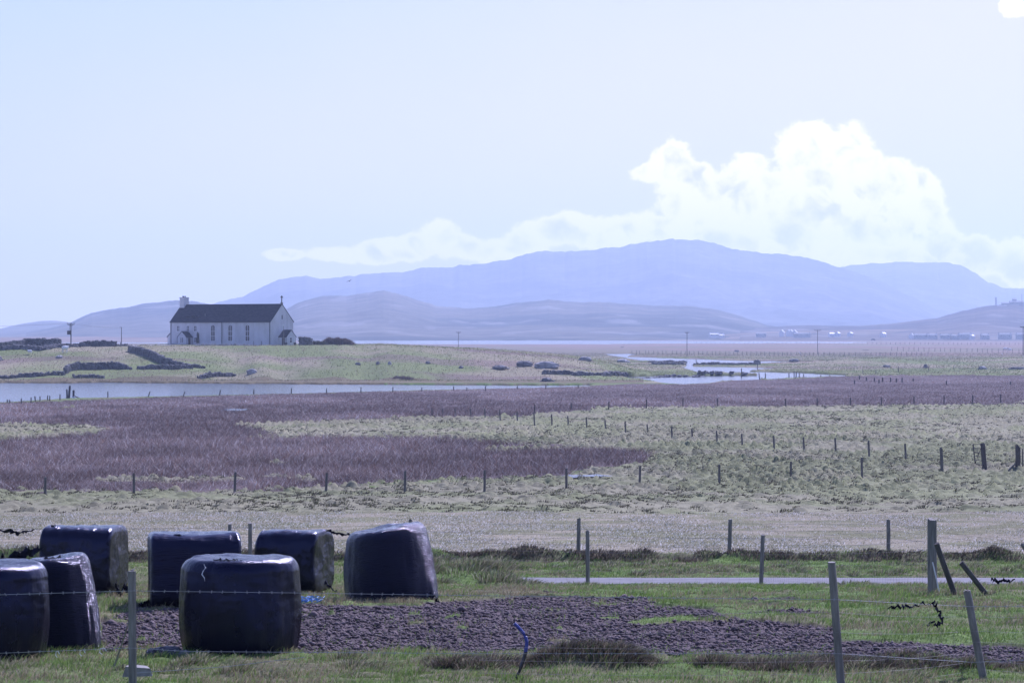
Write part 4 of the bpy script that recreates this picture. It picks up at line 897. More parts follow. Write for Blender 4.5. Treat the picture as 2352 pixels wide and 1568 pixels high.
def onroof(x, t): # point on the front slope
    return Vector((x, -DW / 2 * t, EV + (RI - EV) * t))
sl_ = math.atan2(RI - EV, DW / 2)
for x in (27.5, 25.7, 23.9):
    m = MB(); p = onroof(x, .24) + Vector((0, .12, .18)); m.box(p, (1.1, .06, .9), Matrix.Rotation(-(math.pi / 2 - sl_), 3, 'X')); m.build('skylight', M['glass'], rf)
m = MB(); m.tube([onroof(22.3, .3) + Vector((0, 0, .1)), onroof(22.3, .3) + Vector((0, 0, .75))], .09, 6); m.build('vent_pipe', M['palestone'], rf)
m = MB(); m.box((31.9, -4.2, RI + .0), (1.5, 1.7, 3.6)); m.box((31.9, -4.2, RI + 1.86), (1.66, 1.86, .18)); c_ = m.build('chimney', M['render'], ch)
for s in (-.4, .1, .5):
    m = MB(); m.tube([(31.9, -4.2 + s, RI + 1.9), (31.9, -4.2 + s, RI + 2.3)], [.15, .12], 7); m.build('chimney_pot', M['pipe'], c_)
m = MB(); m.box((.1, -4.2, RI + .25), (.4, .5, .5)); m.box((.1, -4.2, RI + 1.2), (.16, .2, 1.9)); m.box((.1, -4.2, RI + 1.75), (.16, .85, .18)); m.box((.1, -4.2, RI + 1.75), (.14, .42, .42)); m.build('cross', M['stone'], ch)
for x in (.2, 15.6, 32.4):
    m = MB(); m.tube([(x, .13, -.4), (x, .13, EV - .25), (x + (.5 if x == 15.6 else 0), .2, EV - .05)], .085, 6); m.build('downpipe', M['pipe'], ch)
m = MB(); m.box((LW / 2, .22, EV - .12), (LW + .1, .14, .13)); m.build('gutter', M['pipe'], ch)
def xw(X): return (1270 - X) / 1110 * LW
def zw(Y): return (648 - Y) / (648 - 385) * EV
def window(x, z0, z1, w_, par=None, y=0.0, bars=(1, 3), arch=False, face='y'):
    par = par or ch; q = empty_local = None
    fr = MB(); t = .09
    def P(u, v, o):  # u across, v up, o out
        return (x + u, y + o, v) if face == 'y' else (y - o, x + u, v)
    def bar(u0, v0, u1, v1, o0, o1, mb): 
        a, b = P(u0, v0, o0), P(u1, v1, o1); c = [(a[i] + b[i]) / 2 for i in range(3)]; d = [abs(a[i] - b[i]) for i in range(3)]; mb.box(c, d)
    bar(-w_ / 2 - t, z0 - t, -w_ / 2 + .02, z1, 0, .07, fr); bar(w_ / 2 - .02, z0 - t, w_ / 2 + t, z1, 0, .07, fr)
    bar(-w_ / 2 - t - .1, z0 - t - .1, w_ / 2 + t + .1, z0 + .02, 0, .13, fr)
    if not arch: bar(-w_ / 2 - t, z1 - .02, w_ / 2 + t, z1 + t, 0, .07, fr)
    else:
        n = 12; pts = [(math.cos(math.pi * i / n) * (w_ / 2 + t * .6), z1 + math.sin(math.pi * i / n) * (w_ / 2 + t * .6)) for i in range(n + 1)]
        for i in range(n): fr.tube([P(pts[i][0], pts[i][1], .04), P(pts[i + 1][0], pts[i + 1][1], .04)], .07, 4)
    for i in range(1, bars[0] + 1): u = -w_ / 2 + w_ * i / (bars[0] + 1); bar(u - .06, z0, u + .06, z1 + (w_ / 2 if arch else 0), .02, .06, fr)
    for i in range(1, bars[1] + 1): v = z0 + (z1 - z0 + (0.25 if arch else 0)) * i / (bars[1] + 1); bar(-w_ / 2 - .04, v - .045, w_ / 2 + .04, v + .045, .02, .055, fr)
    o = fr.build('window', M['frame'], par)
    pn = MB()
    if arch:
        poly = [P(-w_ / 2, z0, .005), P(w_ / 2, z0, .005)] + [P(math.cos(math.pi * i / 10) * w_ / 2, z1 + math.sin(math.pi * i / 10) * w_ / 2, .005) for i in range(11)]
        d = Vector(P(0, 0, .03)) - Vector(P(0, 0, 0)); pn.prism(poly, (0, 0, 0), d)
    else: bar(-w_ / 2, z0, w_ / 2, z1, .005, .035, pn)
    pn.build('pane', M['glass'], o)
for X in (640, 831, 1020): window(xw(X), zw(597), zw(448), 1.25, arch=True, bars=(1, 2))
for X, Y0, Y1, w_ in ((251, 488, 430, .8), (360, 488, 430, .8), (443, 488, 430, .8), (240, 628, 560, .45), (447, 612, 560, .8)): window(xw(X), zw(Y0), zw(Y1), w_, bars=(1, 1))
m = MB(); m.box((xw(477), .2, zw(560)), (.45, .35, 2.3), jit=.12); m.box((xw(474), .25, zw(590)), (.7, .4, 1.2), jit=.2); m.build('climbing_plant', simple('ivy', (.03, .035, .03), (.06, .07, .04), 3), ch)
# front porch, gable to the front
px0, px1, pyd, pe, pr = 25.4, 28.1, 2.3, 2.1, 3.35
m = MB(); m.prism([(px0, 0, -.5), (px1, 0, -.5), (px1, 0, pe), ((px0 + px1) / 2, 0, pr), (px0, 0, pe)], (0, .005, 0), (0, pyd, 0)); po = m.build('porch', M['render'], ch)
m = MB(); xc = (px0 + px1) / 2; sl = (pr - pe) / (px1 - xc)
for xe, sg in ((px0, -1), (px1, 1)):
    xo = xe + sg * .2; zo = pe - .2 * sl; m.prism([(xo, 0, zo + .02), (xc, 0, pr + .02), (xc, 0, pr + .16), (xo, 0, zo + .16)], (0, .01, 0), (0, pyd + .06, 0))
m.build('porch_roof', M['slate'], po)
window(xc, .75, 1.9, 1.0, po, pyd, (1, 2))
m = MB(); m.box((px0 - .03, 1.1, .9), (.08, .75, 1.95)); m.build('door', M['door'], po)
m = MB(); m.tube([(px0 - .06, .15, -.3), (px0 - .06, .15, 2.0)], .06, 5); m.build('downpipe', M['pipe'], po)
# gable porch at the right
m = MB(); m.prism([(-2.5, -3.0, -.6), (-2.5, -6.4, -.6), (-2.5, -6.4, 2.15), (-2.5, -4.7, 3.7), (-2.5, -3.0, 2.15)], (0, 0, 0), (2.495, 0, 0)); p2 = m.build('porch', M['render'], ch)
roofx(-2.5, -.05, -3.0, -6.4, 2.15, 3.7, .2, .13).build('porch_roof', M['slate'], p2)
m = MB(); m.box((-1.5, -2.96, .95), (.85, .08, 1.95)); m.build('door', M['door'], p2)
window(-4.5, .7, 1.95, .65, p2, -2.5, (0, 1), face='x')
m = MB(); m.tube([(-2.4, -2.9, -.3), (-2.4, -2.9, 2.1)], .06, 5); m.build('downpipe', M['pipe'], p2)
m = MB(); m.box((-.04, -4.2, EV + 1.1), (.07, .22, 1.0)); m.build('gable_vent', M['glass'], ch)
# lean-to at the left end
m = MB(); m.prism([(LW + .003, 0, -.5), (LW + 1.75, 0, -.5), (LW + 1.75, 0, 2.1), (LW + .003, 0, 3.6)], (0, -.9, 0), (0, -4.6, 0)); lt_ = m.build('lean_to', M['render'], ch)
m = MB(); m.prism([(LW + .01, 0, 3.62), (LW + 1.95, 0, 1.98), (LW + 1.95, 0, 2.1), (LW + .01, 0, 3.76)], (0, -.75, 0), (0, -4.75, 0)); m.build('lean_to_roof', M['slate'], lt_)
# lamp, bin, stone on the grass by the chapel
def toW(x, y, z=0): return ch.location + Matrix.Rotation(math.pi - A36, 3, 'Z') @ Vector((x, y, z))
p = wpt(651.5, 793.5, 696); lr = empty('street_lamp', p); tag(lr, 'slim lamp post with a pale head by the chapel gable', 'street lamp')
m = MB(); m.tube([(0, 0, -.3), (0, 0, 2), (0, 0, 4.7)], [.08, .07, .05], 7); m.build('pole', M['post'], lr)
m = MB(); m.tube([(0, 0, 4.6), (0, -.1, 4.9), (-.35, -.2, 4.95)], [.05, .14, .1], 6); m.build('lamp_head', M['frame'], lr)
for i, (X, Y, hh, lb) in enumerate(((1440, 650, .75, 'small dark bin beside the gable porch'), (1538, 655, .9, 'larger dark bin at the corner of the gable porch'))):
    q = wpt(357.5 + .208 * X, 658.6 + .208 * Y, 697); r_ = empty('bin', q); tag(r_, lb, 'bin')
    m = MB(); m.box((0, 0, hh * .42), (.6, .6, hh * .9), jit=.03); m.build('body', M['pipe'], r_); m = MB(); m.box((0, -.02, hh * .93), (.66, .68, .1), jit=.03); m.build('lid', M['pipe'], r_)

# ------------------------------------------------------------ dry stone walls, each a heap of separate stones merged into one wall
def drywall(label, pts, hgt, thick=.7, size=.42, d=None, mat='stone', name='stone_wall', ragged=.25, cat='stone wall', batter=.5, density=1.0):
    W_ = []
    for q in pts:
        a, b = q[:2]; dd = q[2] if len(q) > 2 else d
        X, dd = ((wp(a, dd), dd) if dd else hit(a, b)); W_.append(Vector((X, dd, 0)))
    rnd = random.Random(len(label) * 7 + int(pts[0][0])); m = MB(); org = None; st = random.getstate(); random.seed(len(label))
    for i in range(len(W_) - 1):
        a, b = W_[i], W_[i + 1]; L_ = (b - a).length; n = max(2, int(L_ / (size * .62) * density)); t = (b - a).normalized(); nrm = Vector((-t.y, t.x, 0))
        hA = pts[i][3] if len(pts[i]) > 3 else hgt; hB = pts[i + 1][3] if len(pts[i + 1]) > 3 else hgt
        for k in range(n):
            s = (k + rnd.random()) / n; hh = (hA * (1 - s) + hB * s) * (1 - ragged * rnd.random()) ; p = a.lerp(b, s); zg = g1(p.x, p.y)
            if org is None: org = (p.x, p.y, zg)
            z = -.1
            while z < hh:
                sz = size * rnd.uniform(.55, 1.15); w2 = thick * (1 - batter * z / max(hgt, .1)) / 2
                for side in (-1, 1):
                    o = nrm * side * w2 * rnd.uniform(.2, 1) + t * rnd.uniform(-.2, .2)
                    m.blob((p.x + o.x, p.y + o.y, zg + z + sz * .25), (sz * .6, sz * .5, sz * .42), 6, 3, .22, rz(rnd.uniform(0, 3)), .8)
                z += sz * .6
    random.setstate(st); return single(m, name, M[mat], org, label, cat)
drywall('tall squared stone ruin wall at the far left', [(56, 793, 722, 1.9), (80, 793, 718, 1.95), (136, 793, 714, 1.8)], 1.9, 1.0, .5, ragged=.04, name='ruined_wall', cat='ruin', density=1.6, batter=.1)
drywall('end wall of the far left ruin running back from its corner', [(136, 793, 714), (128, 792, 726)], 1.75, .9, .5, ragged=.05, name='ruined_wall', cat='ruin', density=1.4, batter=.1)
drywall('sloping broken wall left of the squared ruin', [(-120, 796, 700, .9), (0, 792, 705, 1.1), (40, 792, 712, 1.6), (56, 792, 720, 1.8)], 1.4, .9, .45, ragged=.1)
drywall('long low rubble heap below the ruin', [(-60, 800, 672, 1.0), (30, 800, 676, 1.0), (78, 806, 668, .9), (100, 808, 664, .7), (178, 800, 690, .5)], .9, 1.8, .5, ragged=.5, batter=.8, density=1.3)
drywall('stony bank behind the white sheep', [(90, 806, 668), (130, 805, 672), (175, 804, 676)], .8, 1.0, .5, ragged=.3)
drywall('thick dark wall between the sheep and the gap', [(185, 803, 688, .9), (205, 803, 684, 1.4), (235, 804, 682, 1.5), (266, 807, 680, 1.2)], 1.4, 1.1, .45, ragged=.2, density=1.4)
drywall('low stones closing the gap between the two dark walls', [(266, 806, 682), (296, 808, 680)], .5, .9, .45, ragged=.6)
drywall('long stone wall running down the slope left of the chapel', [(298, 806, None, 1.3), (325, 814, None, 1.5), (350, 824, None, 1.5), (374, 836, None, 1.5), (400, 842, None, 1.1), (435, 844, None, .7), (468, 845, None, .4)], 1.4, .8, .42, ragged=.18, density=1.5)
drywall('dark ragged wall in front of the sloping wall, nearer the water', [(317, 848, None, .6), (350, 849, None, 1.0), (400, 849, None, 1.0), (440, 847, None, .6)], 1.0, .8, .42, ragged=.3, density=1.3)
drywall('curving stone wall nearest the water on the left', [(150, 858, None, 1.2), (158, 852, None, 1.4), (180, 849, None, 1.5), (230, 849, None, 1.4), (262, 847, None, 1.5), (288, 849, None, 1.0), (300, 850, None, .4)], 1.4, .8, .42, ragged=.2, density=1.5)
drywall('low tumbled rubble line leading to the left edge', [(-80, 868, None, .6), (0, 868, None, .6), (40, 866, None, .7), (90, 864, None, .8), (149, 862, None, .8)], .7, 1.1, .5, ragged=.5)
drywall('short row of stones below the curving wall', [(168, 868), (195, 868), (240, 869)], .6, .8, .5, ragged=.6)
drywall('rubble heap on the slope left of the middle', [(456, 870, None, .5), (480, 867, None, 1.0), (510, 865, None, .7), (540, 864, None, .5)], .8, 1.2, .5, ragged=.5)
drywall('stone wall running right from the chapel porch', [(689, 793.5, 700, 2.0), (703, 793.5, 698, 1.9), (716, 793.5, 698, 1.7)], 2.0, .7, .45, ragged=.06, density=1.6, batter=.1)
drywall('pale stones scattered along the foot of the chapel', [(448, 796, 692), (520, 796, 692), (580, 795, 692)], .35, 1.0, .38, ragged=.6, mat='palestone', density=.7)
drywall('dark rocky spit running into the right hand channel', [(1317, 862, None, .5), (1390, 862, None, .7), (1470, 863, None, .55), (1540, 862, None, .9), (1598, 862.5, None, .7), (1612, 862.5, 676, .5), (1660, 862.8, 675, .5), (1734, 863, 675, .3)], .8, 2.2, .7, ragged=.5, name='rocky_spit', cat='rocks')
drywall('stone causeway between the two right hand pools', [(1500, 839, 890, .7), (1573, 840, 880, .6)], .6, 1.5, .6, ragged=.4, name='causeway', cat='causeway')
drywall('low stone dam across the channel right of the gap', [(1594, 840.5, 876, .6), (1660, 841, 872, .6), (1740, 841, 872, .4)], .45, 1.0, .6, ragged=.25, name='causeway', cat='causeway', density=1.4)
drywall('dark rocks on the left bank of the upper channel', [(1490, 834, 935), (1530, 836, 930), (1575, 838, 925)], .5, 2.0, .6, ragged=.6, name='rocks', cat='rocks')
drywall('low stone wall across the turf in the middle', [(1246, 858, None), (1317, 860, None)], .8, .8, .5, ragged=.3)
def rock(px_, py_, r_, label, mat='stone', name='boulder', cat='boulder', d=None):
    if d: X = wp(px_, d); Y = d
    else: X, Y = hit(px_, py_)
    z = g1(X, Y); m = MB(); st = random.getstate(); random.seed(int(px_ * 3 + py_))
    m.blob((X, Y, z + r_[2] * .35), r_, 12, 8, .13, rz(random.uniform(0, 3)), .85)
    if r_[0] > 1.2:
        for _ in range(5): m.blob((X + random.uniform(-1, 1) * r_[0], Y + random.uniform(-1, 1) * r_[1], z + .1), [q * random.uniform(.25, .5) for q in r_], 8, 5, .2, rz(random.uniform(0, 3)), .85)
    random.setstate(st); return single(m, name, M[mat], (X, Y, z), label, cat)
rock(578, 858, (1.1, .8, .75), 'rounded boulder right of the rubble heap on the slope', 'palestone')
rock(136, 823, (1.0, .7, .5), 'flat grey boulder on the turf below the white sheep', 'palestone')
rock(-4, 800, (1.3, .8, .8), 'pale boulder at the left edge below the ruin', 'palestone', d=640)
rock(1147, 848, (2.6, 1.2, .6), 'broad rock outcrop left of the two grey crags')
rock(1205, 842, (1.9, 1.2, .9), 'left one of the two grey crags on the middle turf')
rock(1256, 845, (2.6, 1.4, 1.0), 'right one of the two grey crags on the middle turf', 'palestone')
rock(822, 838, (.6, .5, .4), 'small dark stone on the middle slope, left one'); rock(868, 837, (.5, .4, .5), 'small stone on the middle slope, with a paler one to its right'); rock(895, 837, (.5, .4, .5), 'small pale stone at the middle of the slope', 'palestone')
rock(983, 836, (.6, .5, .45), 'small dark stone on the slope above the brown bushes'); rock(1059, 846, (.6, .5, .4), 'low stone left of the outcrop on the middle turf')
rock(1430, 830, (2.2, 1.5, .8), 'grey boulder on the bank of the upper channel', 'palestone', d=960); rock(1344, 829, (1.6, 1.0, .7), 'grey boulder on the turf left of the channel', 'palestone')
rock(1256, 883.5, (1.3, .8, .6), 'dark rock standing at the end of the left water', d=574)
rock(1739, 836, (1.2, 1.0, 1.1), 'dark bush topped rock beside the upper channel', d=880); rock(1823, 836, (1.8, 1.2, .8), 'low dark rocks at the right end of the upper channel', d=935)
rock(2257, 853, (1.3, .8, .6), 'pale grey boulder among the green turf at the right', 'palestone', d=760); rock(2338, 854, (2.6, 1.0, .6), 'dark rock heap at the right edge above the rushes', d=760)
rock(2126, 849, (.8, .6, .8), 'upright grey rock on the turf right of the channels', d=800); rock(2036, 849, (1.2, .7, .5), 'dark rock on the turf just right of the channels', d=800)
rock(155, 913, (.9, .6, .5), 'dark clump of turf at the foot of the old posts', d=447); rock(269, 920, (.6, .4, .35), 'dark mud lump on the shore right of the old posts', d=440); rock(354, 918, (.7, .4, .25), 'low dark lump on the shore under the leaning stake', d=448)

# ------------------------------------------------------------ bushes
def bush(label, x0, x1, yt, yb, d, n, colr=((.11, .085, .08), (.17, .13, .11)), name='bush', hgt=None, mat='reed'):
    X0, X1 = wp(x0, d), wp(x1, d); h = hgt or (yb - yt) * d / F; o = wpt((x0 + x1) / 2, yb, d); root = empty(name, o); tag(root, label, 'bush')
    rg = np.random.default_rng(int(x0)); u = rg.uniform(-1, 1, n); w_ = (X1 - X0) / 2; prof_ = np.sqrt(np.maximum(0, 1 - np.abs(u) ** 2.4)) * (.8 + .3 * vn(u * 4, u * 0, 7))
    yv = rg.uniform(-1, 1, n) * min(w_, 2.5); zt = prof_ * h * rg.uniform(.45, 1, n); zb = np.maximum(-.1, zt - rg.uniform(.3, .9, n))
    P = np.stack([u * w_ + rg.normal(0, .12, n), yv, zb], -1); H = (zt - zb) * rg.uniform(.9, 1.3, n); le = np.stack([u * .4 + rg.normal(0, .35, n), rg.normal(0, .4, n)], -1)
    a = rg.uniform(0, math.pi, n); dd = np.stack([np.cos(a), np.sin(a), 0 * a], -1) * rg.uniform(.03, .08, n)[:, None]
    up = np.zeros((n, 3)); up[:, 2] = H; V = np.stack([P - dd, P + dd, P + up + np.concatenate([le, np.zeros((n, 1))], 1) * H[:, None]], 1).reshape(-1, 3)
    c = np.repeat(np.array(colr)[rg.integers(0, len(colr), n)] * rg.uniform(.6, 1.3, (n, 1)), 3, 0)
    npmesh('crown', V, np.arange(3 * n).reshape(n, 3), M[mat], c, parent=root)
    m = MB()
    for i in range(max(3, int(w_ * 1.5))):
        x = random.uniform(-.8, .8) * w_; m.tube([(x, random.uniform(-.5, .5), -.2), (x + .1, 0, h * .3), (x + random.uniform(-.3, .3), 0, h * .6)], [.07, .05, .02], 5)
    m.build('stems', M['postdark'], root); return root
bush('wind-clipped leafless hedge right of the chapel', 738, 812, 773, 795, 708, 9000)
bush('lower dark shrubs between the garden wall and the hedge', 708, 752, 781, 795, 702, 4000, ((.06, .07, .05), (.09, .085, .06)))
bush('brown bush on the slope above the water, left of middle', 898, 952, 862, 875, 592, 3500)
bush('small brown bush beside the larger brown bush', 885, 899, 861, 869, 600, 900)
bush('round dark bush far off where the bright loch ends', 2001, 2010, 776.5, 782, 3050, 900, ((.03, .035, .03),), hgt=2.6)
bush('low scrub at the foot of the slope, left of the green strip', 655, 705, 868, 875, 600, 1500)
# ------------------------------------------------------------ sheep
def sheep(px_, py_, d, label, yaw=0., s=1.0, up=True):
    o = wpt(px_, py_, d); root = empty('sheep', o, yaw); root.scale = (s, s, s); tag(root, label, 'sheep', 'sheep on the turf')
    m = MB(); lift = .42 if up else .1
    m.blob((0, 0, lift + .32), (.58, .3, .32), 12, 8, .05); m.blob((.5, 0, lift + .45), (.22, .18, .2), 8, 6, .05)
    for (a, b) in ((.32, .14), (.32, -.14), (-.36, .14), (-.36, -.14)): m.tube([(a, b, lift + .2), (a, b, .2 if up else .05), (a, b, -.03)], [.09, .05, .045], 6)
    bo = m.build('body', M['wool'], root, smooth=True); md = bo.modifiers.new('join', 'REMESH'); md.mode = 'VOXEL'; md.voxel_size = .035; md.use_smooth_shade = True
    m = MB(); m.tube([(.55, 0, lift + .5), (.72, 0, lift + .42), (.84, 0, lift + .32)], [.12, .1, .06], 8); m.blob((.6, .14, lift + .54), (.03, .09, .04), 6, 4, 0); m.blob((.6, -.14, lift + .54), (.03, .09, .04), 6, 4, 0)
    m.build('head', M['sheepskin'], root, smooth=True)
sheep(149, 809.5, 655, 'white sheep grazing in front of the rubble bank', .6, 1.5)
sheep(69, 811, 655, 'sheep lying on the grass left of the white one', 2.6, 1.1, False)
sheep(2309, 807.5, 1350, 'left one of two cream sheep on the plain at the right edge', .2, 1.9); sheep(2319, 808, 1350, 'right one of two cream sheep on the plain at the right edge', 3.0, 1.6)
# ------------------------------------------------------------ plain furniture
def boxy(px_, py_, d, dim, label, name, cat, mat, lidmat=None):
    o = wpt(px_, py_, d); r_ = empty(name, o); tag(r_, label, cat); m = MB(); m.box((0, 0, dim[2] * .45), (dim[0], dim[1], dim[2] * .8), jit=.03); m.build('body', M[mat], r_)
    m = MB(); m.box((0, 0, dim[2] * .92), (dim[0] * 1.08, dim[1] * 1.08, dim[2] * .12), jit=.02); m.build('rim', M[lidmat or mat], r_)
    m = MB(); [m.box((sx * dim[0] * .38, 0, .02), (.2, dim[1], .12)) for sx in (-1, 1)]; m.build('runner', M['postdark'], r_)
boxy(1692, 809, 1480, (2.2, 1.2, 1.2), 'grey blue water trough on the brown plain', 'trough', 'trough', 'palestone')
boxy(1429, 799, 1900, (2.0, 1.0, .7), 'low dark feeder on the plain right of the small pole', 'feeder', 'feeder', 'postdark')
boxy(1988, 805.5, 1600, (3.2, 1.0, .5), 'low dark mound of feed right of the wide pole', 'feeder', 'feeder', 'postdark')
for px_, py_, l in ((1838, 808, 'short white strut leaning on the stakes left of the wide pole'), (2303, 811.5, 'short white strut leaning on the stakes by the cream sheep')):
    o = wpt(px_, py_ + 7, 1260); m = MB(); m.tube([tuple(o + Vector((-.5, 0, 1.5))), tuple(o + Vector((.5, 0, 0)))], .14, 5); single(m, 'strut', M['frame'], tuple(o), l, 'strut')
# ------------------------------------------------------------ far crofts
def house(px_, py_, d, w_, h, dep, label, mat='render', yaw=0., roofh=None, chim=True, name='house'):
    o = wpt(px_, py_, d); r_ = empty(name, o, yaw); tag(r_, label, 'house', 'crofts along the far shore'); rh = roofh or h * .7
    m = MB(); m.prism([(-w_ / 2, -dep / 2, -3), (-w_ / 2, dep / 2, -3), (-w_ / 2, dep / 2, h), (-w_ / 2, 0, h + rh), (-w_ / 2, -dep / 2, h)], (0, 0, 0), (w_, 0, 0)); m.build('wall', M[mat], r_)
    m = MB()
    for s in (-1, 1): m.prism([(-w_ / 2 - .2, s * (dep / 2 + .3), h - .3), (-w_ / 2 - .2, 0, h + rh + .05), (-w_ / 2 - .2, 0, h + rh + .35), (-w_ / 2 - .2, s * (dep / 2 + .3), h)], (0, 0, 0), (w_ + .4, 0, 0))
    rf_ = m.build('roof', M['glareroof' if mat == 'render' else 'palestone'], r_)
    if chim:
        for s in (-1, 1): m = MB(); m.box((s * (w_ / 2 - .6), 0, h + rh + .4), (1, 1, 1.8)); m.build('chimney', M[mat], rf_)
    for q in (-.3, .3): m = MB(); m.box((q * w_, -dep / 2 - .02, h * .5), (1.1, .06, 1.0)); m.build('window', M['glass'], r_)
cv8 = lambda X, Y: (1787.5 + X * .24, 658.6 + Y * .24)
for X, l in ((36, 'leftmost white gable of the far row of four'), (100, 'second white gable of the far row of four'), (124, 'third white gable of the far row of four'), (158, 'rightmost white gable of the far row of four')):
    a, b = cv8(X, 455); house(a, b, 3800, 9, 2.6, 6, l, yaw=math.pi / 2 - .25, roofh=3.2, chim=False)
for (a, b, w_, h, l, yw, mt) in ((1640, 770, 16, 3, 'long low white croft house left of the four far gables', .1, 'render'), (1657, 771.5, 9, 2.5, 'small white shed beside the long low croft house', .2, 'render'), (1748, 769, 18, 3.5, 'dim grey barn left of the four far gables', 0, 'palestone'),
    (1842, 770, 30, 4, 'long grey barn right of the four far gables', 0, 'stone'), (1910, 768.5, 10, 3, 'low pale cottage left of the two slanting glare-white roofs', .3, 'render'), (1924, 768, 9, 3.5, 'left one of two white cottages with a slanting gable', 1.1, 'render'), (1953, 768, 9, 3.5, 'right one of two white cottages with a slanting gable', 1.1, 'render'),
    (2028, 769, 7, 3.5, 'lone white cottage on the far shore right of the wide pole', .9, 'render'), (2094, 772.5, 8, 3.5, 'white gabled house at the left end of the dark farm row', 1.2, 'render'), (2116, 773, 26, 4, 'long dark farm building left in the far farm row', 0, 'stone'), (2140, 773, 18, 4, 'dark farm building with a pale end in the far farm row', .2, 'stone'), (2170, 773, 16, 3.5, 'low dark shed in the middle of the far farm row', 0, 'stone'),
    (2193, 774, 14, 3.5, 'dark cottage under the pale slope', .2, 'stone'), (2216, 773, 22, 5, 'big dark farmhouse under the pale slope', .1, 'stone'), (2231, 774, 10, 3.5, 'small white end house right of the big dark farmhouse', 1.0, 'render'), (2262, 773.5, 14, 4, 'grey farmhouse between the pale slope and the right edge', .2, 'stone'), (2308, 773, 22, 5, 'dark farm block near the right edge of the shore', .1, 'stone'), (2346, 773, 18, 5, 'dark farm block cut by the right edge of the shore', .1, 'stone')):
    house(a, b, 3500 if a > 2000 else 3750, w_ * .72, h * .48, 6, l, 'palestone' if mt == 'stone' else mt, yw, chim=mt != 'palestone')
# hilltop
dH = 4600
def hz(x): return 700
t_ = empty('mast', wpt(2287.5, 700, dH)); tag(t_, 'slim square tower standing on the right hand hilltop', 'mast')
m = MB(); m.box((0, 0, 5.2), (2.2, 2.2, 10.8)); m.build('tower', M['palestone'], t_); m = MB(); m.box((0, 0, 10.9), (2.6, 2.6, .6)); m.tube([(0, 0, 11), (0, 0, 13)], .25, 5); m.build('cap', M['stone'], t_)
house(2311, 700, dH, 14, 2.6, 7, 'low dark building on the hilltop beside the slim tower', 'stone', 0, 1.2, False); house(2335, 699.5, dH, 22, 4, 9, 'long grey hilltop building at the right edge', 'stone', 0, 2, False); house(2330, 699, dH + 4, 6, 8, 6, 'tall dark block rising behind the long hilltop building', 'stone', 0, 1.5, False)
t_ = empty('mast', wpt(2347, 700, dH)); tag(t_, 'thin radio mast on the hilltop at the right edge', 'mast'); m = MB(); m.tube([(0, 0, 0), (0, 0, 10), (0, 0, 18)], [.45, .35, .2], 5); m.build('pole', M['stone'], t_); m = MB(); [m.box((0, 0, z), (1.6, .3, .3)) for z in (9, 12, 15)]; m.build('antenna', M['stone'], t_)
m = MB(); 
for i in range(14): a = 2292 + i * 3.2; p = wpt(a, 702.5 + .3 * math.sin(i), dH - 30); m.box(tuple(p), (2.4, .8, 1.4), jit=.1)
single(m, 'wall', M['frame'], tuple(wpt(2292, 702.5, dH - 30)), 'short whitewashed wall in front of the hilltop buildings', 'wall')
# bird
bp = wpt(803, 645.5, 420); m = MB(); bd = []
for s in (-1, 1): m.add([(0, .09, 0), (0, -.09, 0), (s * .32, -.02, .14), (s * .3, .1, .14), (s * .7, -.02, .06), (0, .09, -.02), (0, -.09, -.02), (s * .32, -.02, .12), (s * .3, .1, .12)], [(0, 1, 2, 3), (3, 2, 4), (5, 8, 7, 6), (8, 4, 7), (0, 3, 8, 5), (1, 6, 7, 2), (3, 4, 8), (2, 7, 4)])
m.blob((0, 0, -.02), (.07, .28, .07), 8, 6, 0); V0 = MB(); R_ = Matrix.Rotation(-.45, 3, 'Y') @ Matrix.Rotation(.5, 3, 'X')
m.v = [tuple(bp + R_ @ Vector(v) * .75) for v in m.v]; single(m, 'gull', M['postdark'], tuple(bp), 'dark bird flying in front of the big mountain', 'bird')

# ------------------------------------------------------------ small things in the foreground
def gz(px_, d): return g1(wp(px_, d), d)
def strand(label, pts, w_, name='plastic_strip', mat='wrapC', seed=1, cat='plastic strip', thick=.004):
    r_ = [wpt(*p) for p in pts]; o = r_[0]; q = empty('tmp', o); f = flap(q, [p - o for p in r_], w_, mat, name, thick, seed); bpy.data.objects.remove(q)
    f.parent = None; f.location = o; return tag(f, label, cat)
strand('torn black plastic caught high on the fence at the left edge', [(-30, 1218, 44), (20, 1219, 44), (45, 1224, 44), (76, 1215, 44)], .09, seed=21)
strand('ragged black plastic streamer above the leftmost bale', [(-10, 1304, 34), (18, 1290, 34), (42, 1280, 34), (70, 1268, 34), (95, 1258, 34)], .3, seed=22)
strand('short black plastic tatter at the top left corner of the lying bale', [(106, 1214, 43), (118, 1209, 43), (130, 1206, 43)], .05, seed=24)
strand('black plastic strip blown across the wire netting at the right', [(2040, 1394, 27), (2075, 1392, 27), (2110, 1388, 27), (2143, 1384, 27)], .05, seed=31)
strand('twisted black plastic loop hanging from the right hand netting', [(2143, 1384, 27), (2152, 1388, 27), (2158, 1408, 27), (2164, 1425, 27), (2155, 1436, 27), (2140, 1428, 27), (2128, 1437, 27)], .06, seed=32)
strand('small black plastic shred on the netting above the road', [(2276, 1330, 43.5), (2292, 1334, 43.5), (2308, 1331, 43.5), (2322, 1338, 43.5), (2331, 1329, 43.5)], .08, seed=33)
m = MB(); pts = []
rg = random.Random(4)
for k in range(26):
    a = rg.uniform(0, 6.3); c0 = Vector((wp(712, 40.5) + rg.uniform(-.12, .12), 40.5 + rg.uniform(-.15, .15), gz(712, 40.5) + .05 + rg.uniform(0, .05)))
    m.tube([c0 + Vector((math.cos(a + t) * .09, math.sin(a + t) * .12, .02 * math.sin(3 * t))) for t in (0, .7, 1.4, 2.1, 2.8)], .0045, 4)
single(m, 'twine', M['twine'], (wp(712, 40.5), 40.5, gz(712, 40.5)), 'tangle of bright blue twine on the grass right of the front bale', 'twine')
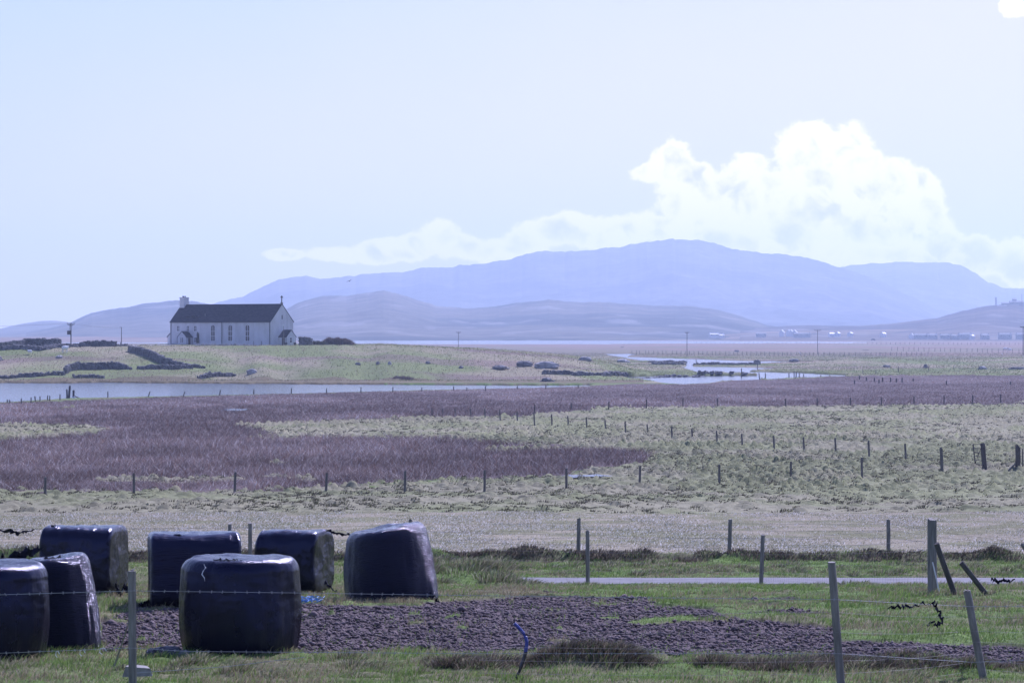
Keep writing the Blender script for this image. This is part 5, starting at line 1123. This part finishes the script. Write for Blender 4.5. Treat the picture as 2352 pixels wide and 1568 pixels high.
o = wpt(1186, 1556, 27.3); hr = empty('hose', o); tag(hr, 'bent blue and black hose sticking up from the grass', 'hose')
def hp(L_): return [wpt(a, b, 27.3) - o for a, b in L_]
m = MB(); m.tube(hp([(1181, 1431), (1187, 1436), (1194, 1444), (1202, 1453), (1207, 1462), (1210, 1473), (1209, 1485), (1207, 1497)]), .017, 8); m.build('blue_end', M['hose'], hr)
m = MB(); m.tube(hp([(1207.5, 1495), (1203, 1513), (1197, 1530), (1190, 1548), (1182, 1560), (1168, 1572)]), [.017, .018, .018, .016, .012, .01], 8); m.build('black_length', M['hosedark'], hr)
o = wpt(296, 1546, 26.6); m = MB(); m.prism([(0, 0, 0), (.05, -.1, 0), (.05, -.1, .085), (.0, 0, .095), (-.06, .05, .02)], (-.05, 0, 0), (.1, 0, 0)); m = MB()
m.add([(-.05, -.09, -.02), (.22, -.03, -.02), (.2, .12, -.02), (-.03, .1, -.02), (-.02, -.08, .075), (.2, -.02, .05), (.15, .1, .06), (.0, .08, .08)], [(0, 3, 2, 1), (4, 5, 6, 7), (0, 1, 5, 4), (1, 2, 6, 5), (2, 3, 7, 6), (3, 0, 4, 7)])
m.v = [tuple(Vector(v) * 1.0 + o) for v in m.v]; single(m, 'stone_block', simple('split_stone', (.2, .19, .17), (.3, .29, .26), 20, .9, .5, .01), tuple(o), 'pale split stone lying at the foot of the left fence post', 'stone')
m = MB(); m.tube([wpt(263, 1528, 26.4), wpt(280, 1478, 26.3), wpt(297, 1425, 26.15)], [.009, .008, .006], 6); single(m, 'stick', M['post'], tuple(wpt(263, 1528, 26.4)), 'pale stick leaning against the left fence post', 'stick')
for i, (a, b, r_, l) in enumerate(((352, 1506, (.085, .1, .085), 'small black stone left of the flat black stone by the front bale'), (383, 1500, (.17, .12, .08), 'flat black stone between the fence post and the front bale'), (415, 1505, (.12, .1, .06), 'brown stone tucked under the left edge of the front bale'))):
    o = wpt(a, b, 31.0); m = MB(); m.blob(tuple(o), r_, 12, 8, .12, None, .8); single(m, 'stone', M['stone' if i == 2 else 'pipe'], tuple(o), l, 'stone')
for i, (a, b, l) in enumerate(((127, 1498, 'left'), (184, 1495, 'middle'), (231, 1491, 'right'))):
    m = MB(); o = wpt(a + 5, b - 2, 26.05); m.tube([o + Vector((math.cos(t) * .018 * (1 + .4 * i), 0, math.sin(t) * .03 - .02)) for t in (0, 1.2, 2.4, 3.6, 4.6)], .0035, 4); single(m, 'wire_tie', M['frame'], tuple(o), f'{l} one of three pale ties on the lower barbed wire at left', 'wire tie')
